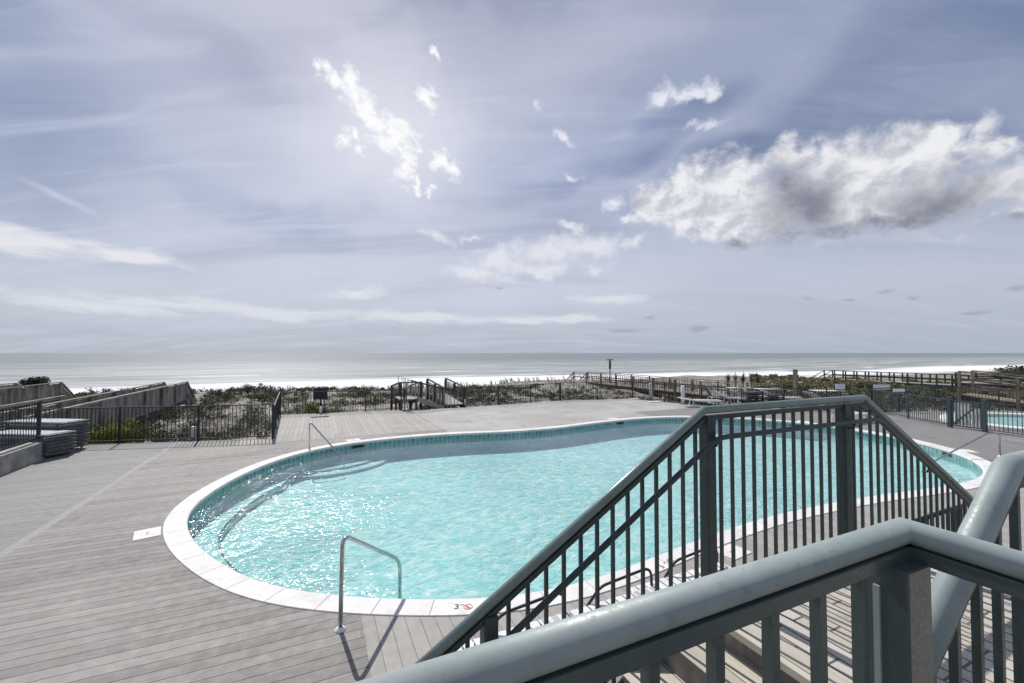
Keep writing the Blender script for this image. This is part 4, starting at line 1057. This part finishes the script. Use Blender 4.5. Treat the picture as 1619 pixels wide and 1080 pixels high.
# signs, timber post, T-headed pole
def sign(label, px, py, z, w_, h_, dist_py, text=None):
    q = P(px, dist_py); t = thing('notice_sign', label, 'sign', tuple(q))
    obj('board', MB().box((q.x, q.y, z), w_, .02, h_), 'sign', t); obj('post', MB().box((q.x, q.y+.04, (z-.3)/2), .05, .05, z+.3), 'wood_dark', t)
    if text: text_mesh('sign_text', text, h_*.5, (q.x, q.y-.013, z), (R(90), 0, 0), 'signred', t)
sign('square white notice above the railing among the loungers', 1329, 613, .92, .50, .36, 640)
sign('wide white notice with red lettering on the right fence', 1395, 617, 1.05, .80, .26, 646)
sign('plain pale notice beside the red lettered one', 1422, 619, .98, .55, .14, 650)
q = G(31.5, 19.5, -.6); o_ = obj('timber_post', MB().post(q, .22, -1.2, 1.55), 'wood_brown', off=Vector(q)); tag(o_, 'thick weathered timber post right of the spiky plants', 'post')
q = on(964.5, 600, 36.5); t = thing('beach_pole', 'slender dark pole with a flat T shaped head against the sea', 'pole', (q.x, q.y, -.6))
zt = on(964.5, 569, 36.5).z; obj('pole', MB().tube([(q.x, q.y, -1.2), (q.x, q.y, zt)], .05, 10), 'paint_dark', t)
obj('head', MB().box((q.x, q.y, zt), .62, .30, .10), 'paint_dark', t, .02); obj('shaft_box', MB().box((q.x, q.y, zt-.55), .2, .18, .85), 'paint_teal', t, .02)
q = on(1533, 580, 60)
# ------------------------------------------------------------------ plants
def leaf_quad(mb, c, s_, up=.4):
    d = Vector((random.gauss(0,1), random.gauss(0,1), random.gauss(0,1)*.6+up)).normalized(); e = d.cross(Vector((random.gauss(0,1), random.gauss(0,1), random.gauss(0,1)))).normalized()
    l = s_*random.uniform(.6, 1.4); w_ = l*random.uniform(.3, .5)
    mb.poly([c-d*l*.5, c+e*w_*.5, c+d*l*.5, c-e*w_*.5])
def bush(mb, c, rx, ry, h, n_, leaf, lumps=6):
    ls = []
    for _ in range(lumps):
        a = random.uniform(0, 2*math.pi); r_ = random.random()**.5*.7; ls.append((Vector((math.cos(a)*r_*rx, math.sin(a)*r_*ry, h*random.uniform(.25, .7))), random.uniform(.28, .55)))
    for _ in range(n_):
        o_, s_ = random.choice(ls); d = Vector((random.gauss(0,1), random.gauss(0,1), random.gauss(0,1))).normalized()*random.random()**.35*s_
        q = c+o_+Vector((d.x*rx, d.y*ry, d.z*h*.9)); 
        if q.z > c.z-.05: leaf_quad(mb, q, leaf)
def stems(mb, c, r_, h, n_, w_=.012):
    for _ in range(n_):
        a = random.uniform(0, 6.28); q = Vector((math.cos(a), math.sin(a), 0)); p0 = c+q*r_*random.random()*.4; p1 = c+q*r_*random.uniform(.4, 1)+Vector((0,0,h*random.uniform(.6,1.1)))
        s_ = Vector((-q.y, q.x, 0))*w_; mb.poly([p0-s_, p0+s_, p1])
def plant(name, label, c, rx, ry, h, n_, leaf, mat, cat='bush', lumps=7):
    t = thing(name, label, cat, tuple(c)); mb = MB(); bush(mb, Vector(c), rx, ry, h, n_, leaf, lumps); obj('foliage', mb, mat, t)
    mb = MB(); 
    for _ in range(9):
        a = random.uniform(0, 6.28); mb.tube([c, Vector(c)+Vector((math.cos(a)*rx*.5, math.sin(a)*ry*.5, h*.6))], .012, 5)
    obj('stem', mb, 'wood_dark', t)
def gz(p): u, v = toUV(p); return ground_z(u, v)
def atd(px, d):                                              # ground point d metres ahead on the column px
    p = Vector(((px-CX)/FPX*d, d, 0)); p.z = gz(p); return p
c = atd(187, 14.6); c.z = -.35; plant('green_bush', 'low bright green bush behind the left fence', c, 1.15, .6, .80, 5200, .085, 'leaf_green', lumps=14)
c = atd(497, 20.6); c.z = -.45; plant('green_bush', 'small bright green bush behind the far fence under the sign board', c, .95, .5, .85, 1500, .10, 'leaf_green')
c = atd(524, 20.9); c.z = -.45; plant('green_bush', 'tiny green bush just right of the sign board', c, .45, .4, .62, 600, .09, 'leaf_green')
c = atd(57, 38); c.z = -.4; plant('dark_bush', 'squat black leafed bush beyond the left boardwalk against the sea', c, 1.15, .9, 1.05, 3800, .14, 'leaf_black', lumps=16)
# spiky yucca plants beyond the loungers
for k, px in enumerate((1150, 1162, 1174, 1187, 1197)):
    c = atd(px, 33+k*.3); c.z = .1; t = thing('yucca', 'spiky yucca with dark sword leaves beyond the loungers, %s of the row' % ('leftmost', 'second from left', 'middle one', 'second from right', 'rightmost')[k], 'yucca', tuple(c), 'yuccas in a row by the timber post')
    mb = MB()
    for _ in range(90):
        a = random.uniform(0, 6.28); e = random.uniform(.25, 1.5); d = Vector((math.cos(a)*math.cos(e), math.sin(a)*math.cos(e), math.sin(e))); s_ = Vector((-math.sin(a), math.cos(a), 0))*.03
        o_ = c+Vector((0,0,random.uniform(.1,.6))); mb.poly([o_-s_, o_+s_, o_+d*random.uniform(.45,.85)])
    obj('sword_leaves', mb, 'leaf_olive' if k % 2 else 'leaf_dark', t); obj('trunk', MB().tube([c-Vector((0,0,.8)), c+Vector((0,0,.5))], .07, 8), 'wood_dark', t)
# the mass of dune scrub and grass
def scrub(name, label, mat, count, pick, leaf, nleaf, hh, rr_):
    mb = MB(); n_ = 0; tries = 0
    while n_ < count and tries < count*30:
        tries += 1; px, d = pick(); p = Vector(((px-CX)/FPX*d, d, 0)); u, v = toUV(p)
        if deck_dist(p.x, p.y) < .45 or v > 56: continue
        if (-9.1 < u < -7.5 or 24.3 < u < 28.8) and 14 < v < 48: continue
        if fract_noise(u*.16+4, v*.16) < pickthr: continue
        p.z = ground_z(u, v)-.05; k = max(1, d/22); r_ = random.uniform(*rr_); h = random.uniform(*hh)
        bush(mb, p, r_, r_, h, int(nleaf), leaf*k*.8, 4)
        if random.random() < .6: stems(mb, p, r_*.9, h*1.35, 6, .006*k)
        n_ += 1
    o_ = obj(name, mb, mat); o_['kind'] = 'stuff'; o_['label'] = label; o_['category'] = 'scrub'
pickthr = -.25
rnd = random.uniform
scrub('dune_scrub', 'dark dune scrub behind the far fence in the middle', 'leaf_dark', 460, lambda: (rnd(430, 1120), rnd(20, 44)), .14, 60, (.2, .42), (.4, .9))
scrub('dune_scrub', 'dark tangled scrub behind the left fence', 'leaf_dark', 380, lambda: (rnd(120, 445), rnd(13.5, 38)), .12, 100, (.3, .75), (.3, .7))
scrub('dry_dune_grass', 'dry straw coloured undergrowth on the dunes', 'leaf_dry', 620, lambda: (rnd(120, 1200), rnd(13.5, 42)), .13, 42, (.2, .45), (.3, .7))
pickthr = -.4
scrub('coastal_scrub', 'olive green coastal scrub covering the dune at the right', 'leaf_olive', 700, lambda: (rnd(1190, 1800), rnd(23, 62)), .22, 60, (.3, .7), (.6, 1.3))
scrub('coastal_scrub', 'dark green coastal scrub among the olive bushes at the right', 'leaf_dark', 300, lambda: (rnd(1190, 1800), rnd(21, 40)), .2, 60, (.3, .7), (.5, 1.1))
mb = MB()
for _ in range(90):
    px, d = rnd(1575, 1760), rnd(70, 96); p = Vector(((px-CX)/FPX*d, d, 0)); p.z = gz(p)-.1; bush(mb, p, rnd(1.5,3), rnd(1.5,3), rnd(.9,1.9)+max(0,(px-1600)*.008), 60, .6, 4)
o_ = obj('far_scrub', mb, 'leaf_dark'); o_['kind'] = 'stuff'; o_['label'] = 'far dark scrub along the beach at the right edge'; o_['category'] = 'scrub'
# sea oats: tall thin blades breaking the skyline of the dune
mb = MB()
for _ in range(1500):
    px = rnd(280, 1130); d = rnd(21, 50) if px > 445 else rnd(16, 44); p = Vector(((px-CX)/FPX*d, d, 0)); u, v = toUV(p)
    if deck_dist(p.x, p.y) < .4 or v > 55 or fract_noise(u*.3, v*.3) < -.05: continue
    p.z = ground_z(u, v); k = d/25
    for _ in range(7):
        a = rnd(0, 6.28); h = rnd(.3, .7); e = Vector((math.cos(a)*h*.35, math.sin(a)*h*.35, h)); s_ = Vector((1, 0, 0))*.008*k
        mb.poly([p-s_, p+s_, p+e*.6+Vector((0,0,.05))+s_*.6, p+e])
o_ = obj('sea_oats', mb, 'leaf_dry'); o_['kind'] = 'stuff'; o_['label'] = 'thin blades of dune grass against the beach'; o_['category'] = 'grass'
for o_ in list(COL.objects):
    if '_o' in o_: del o_['_o']
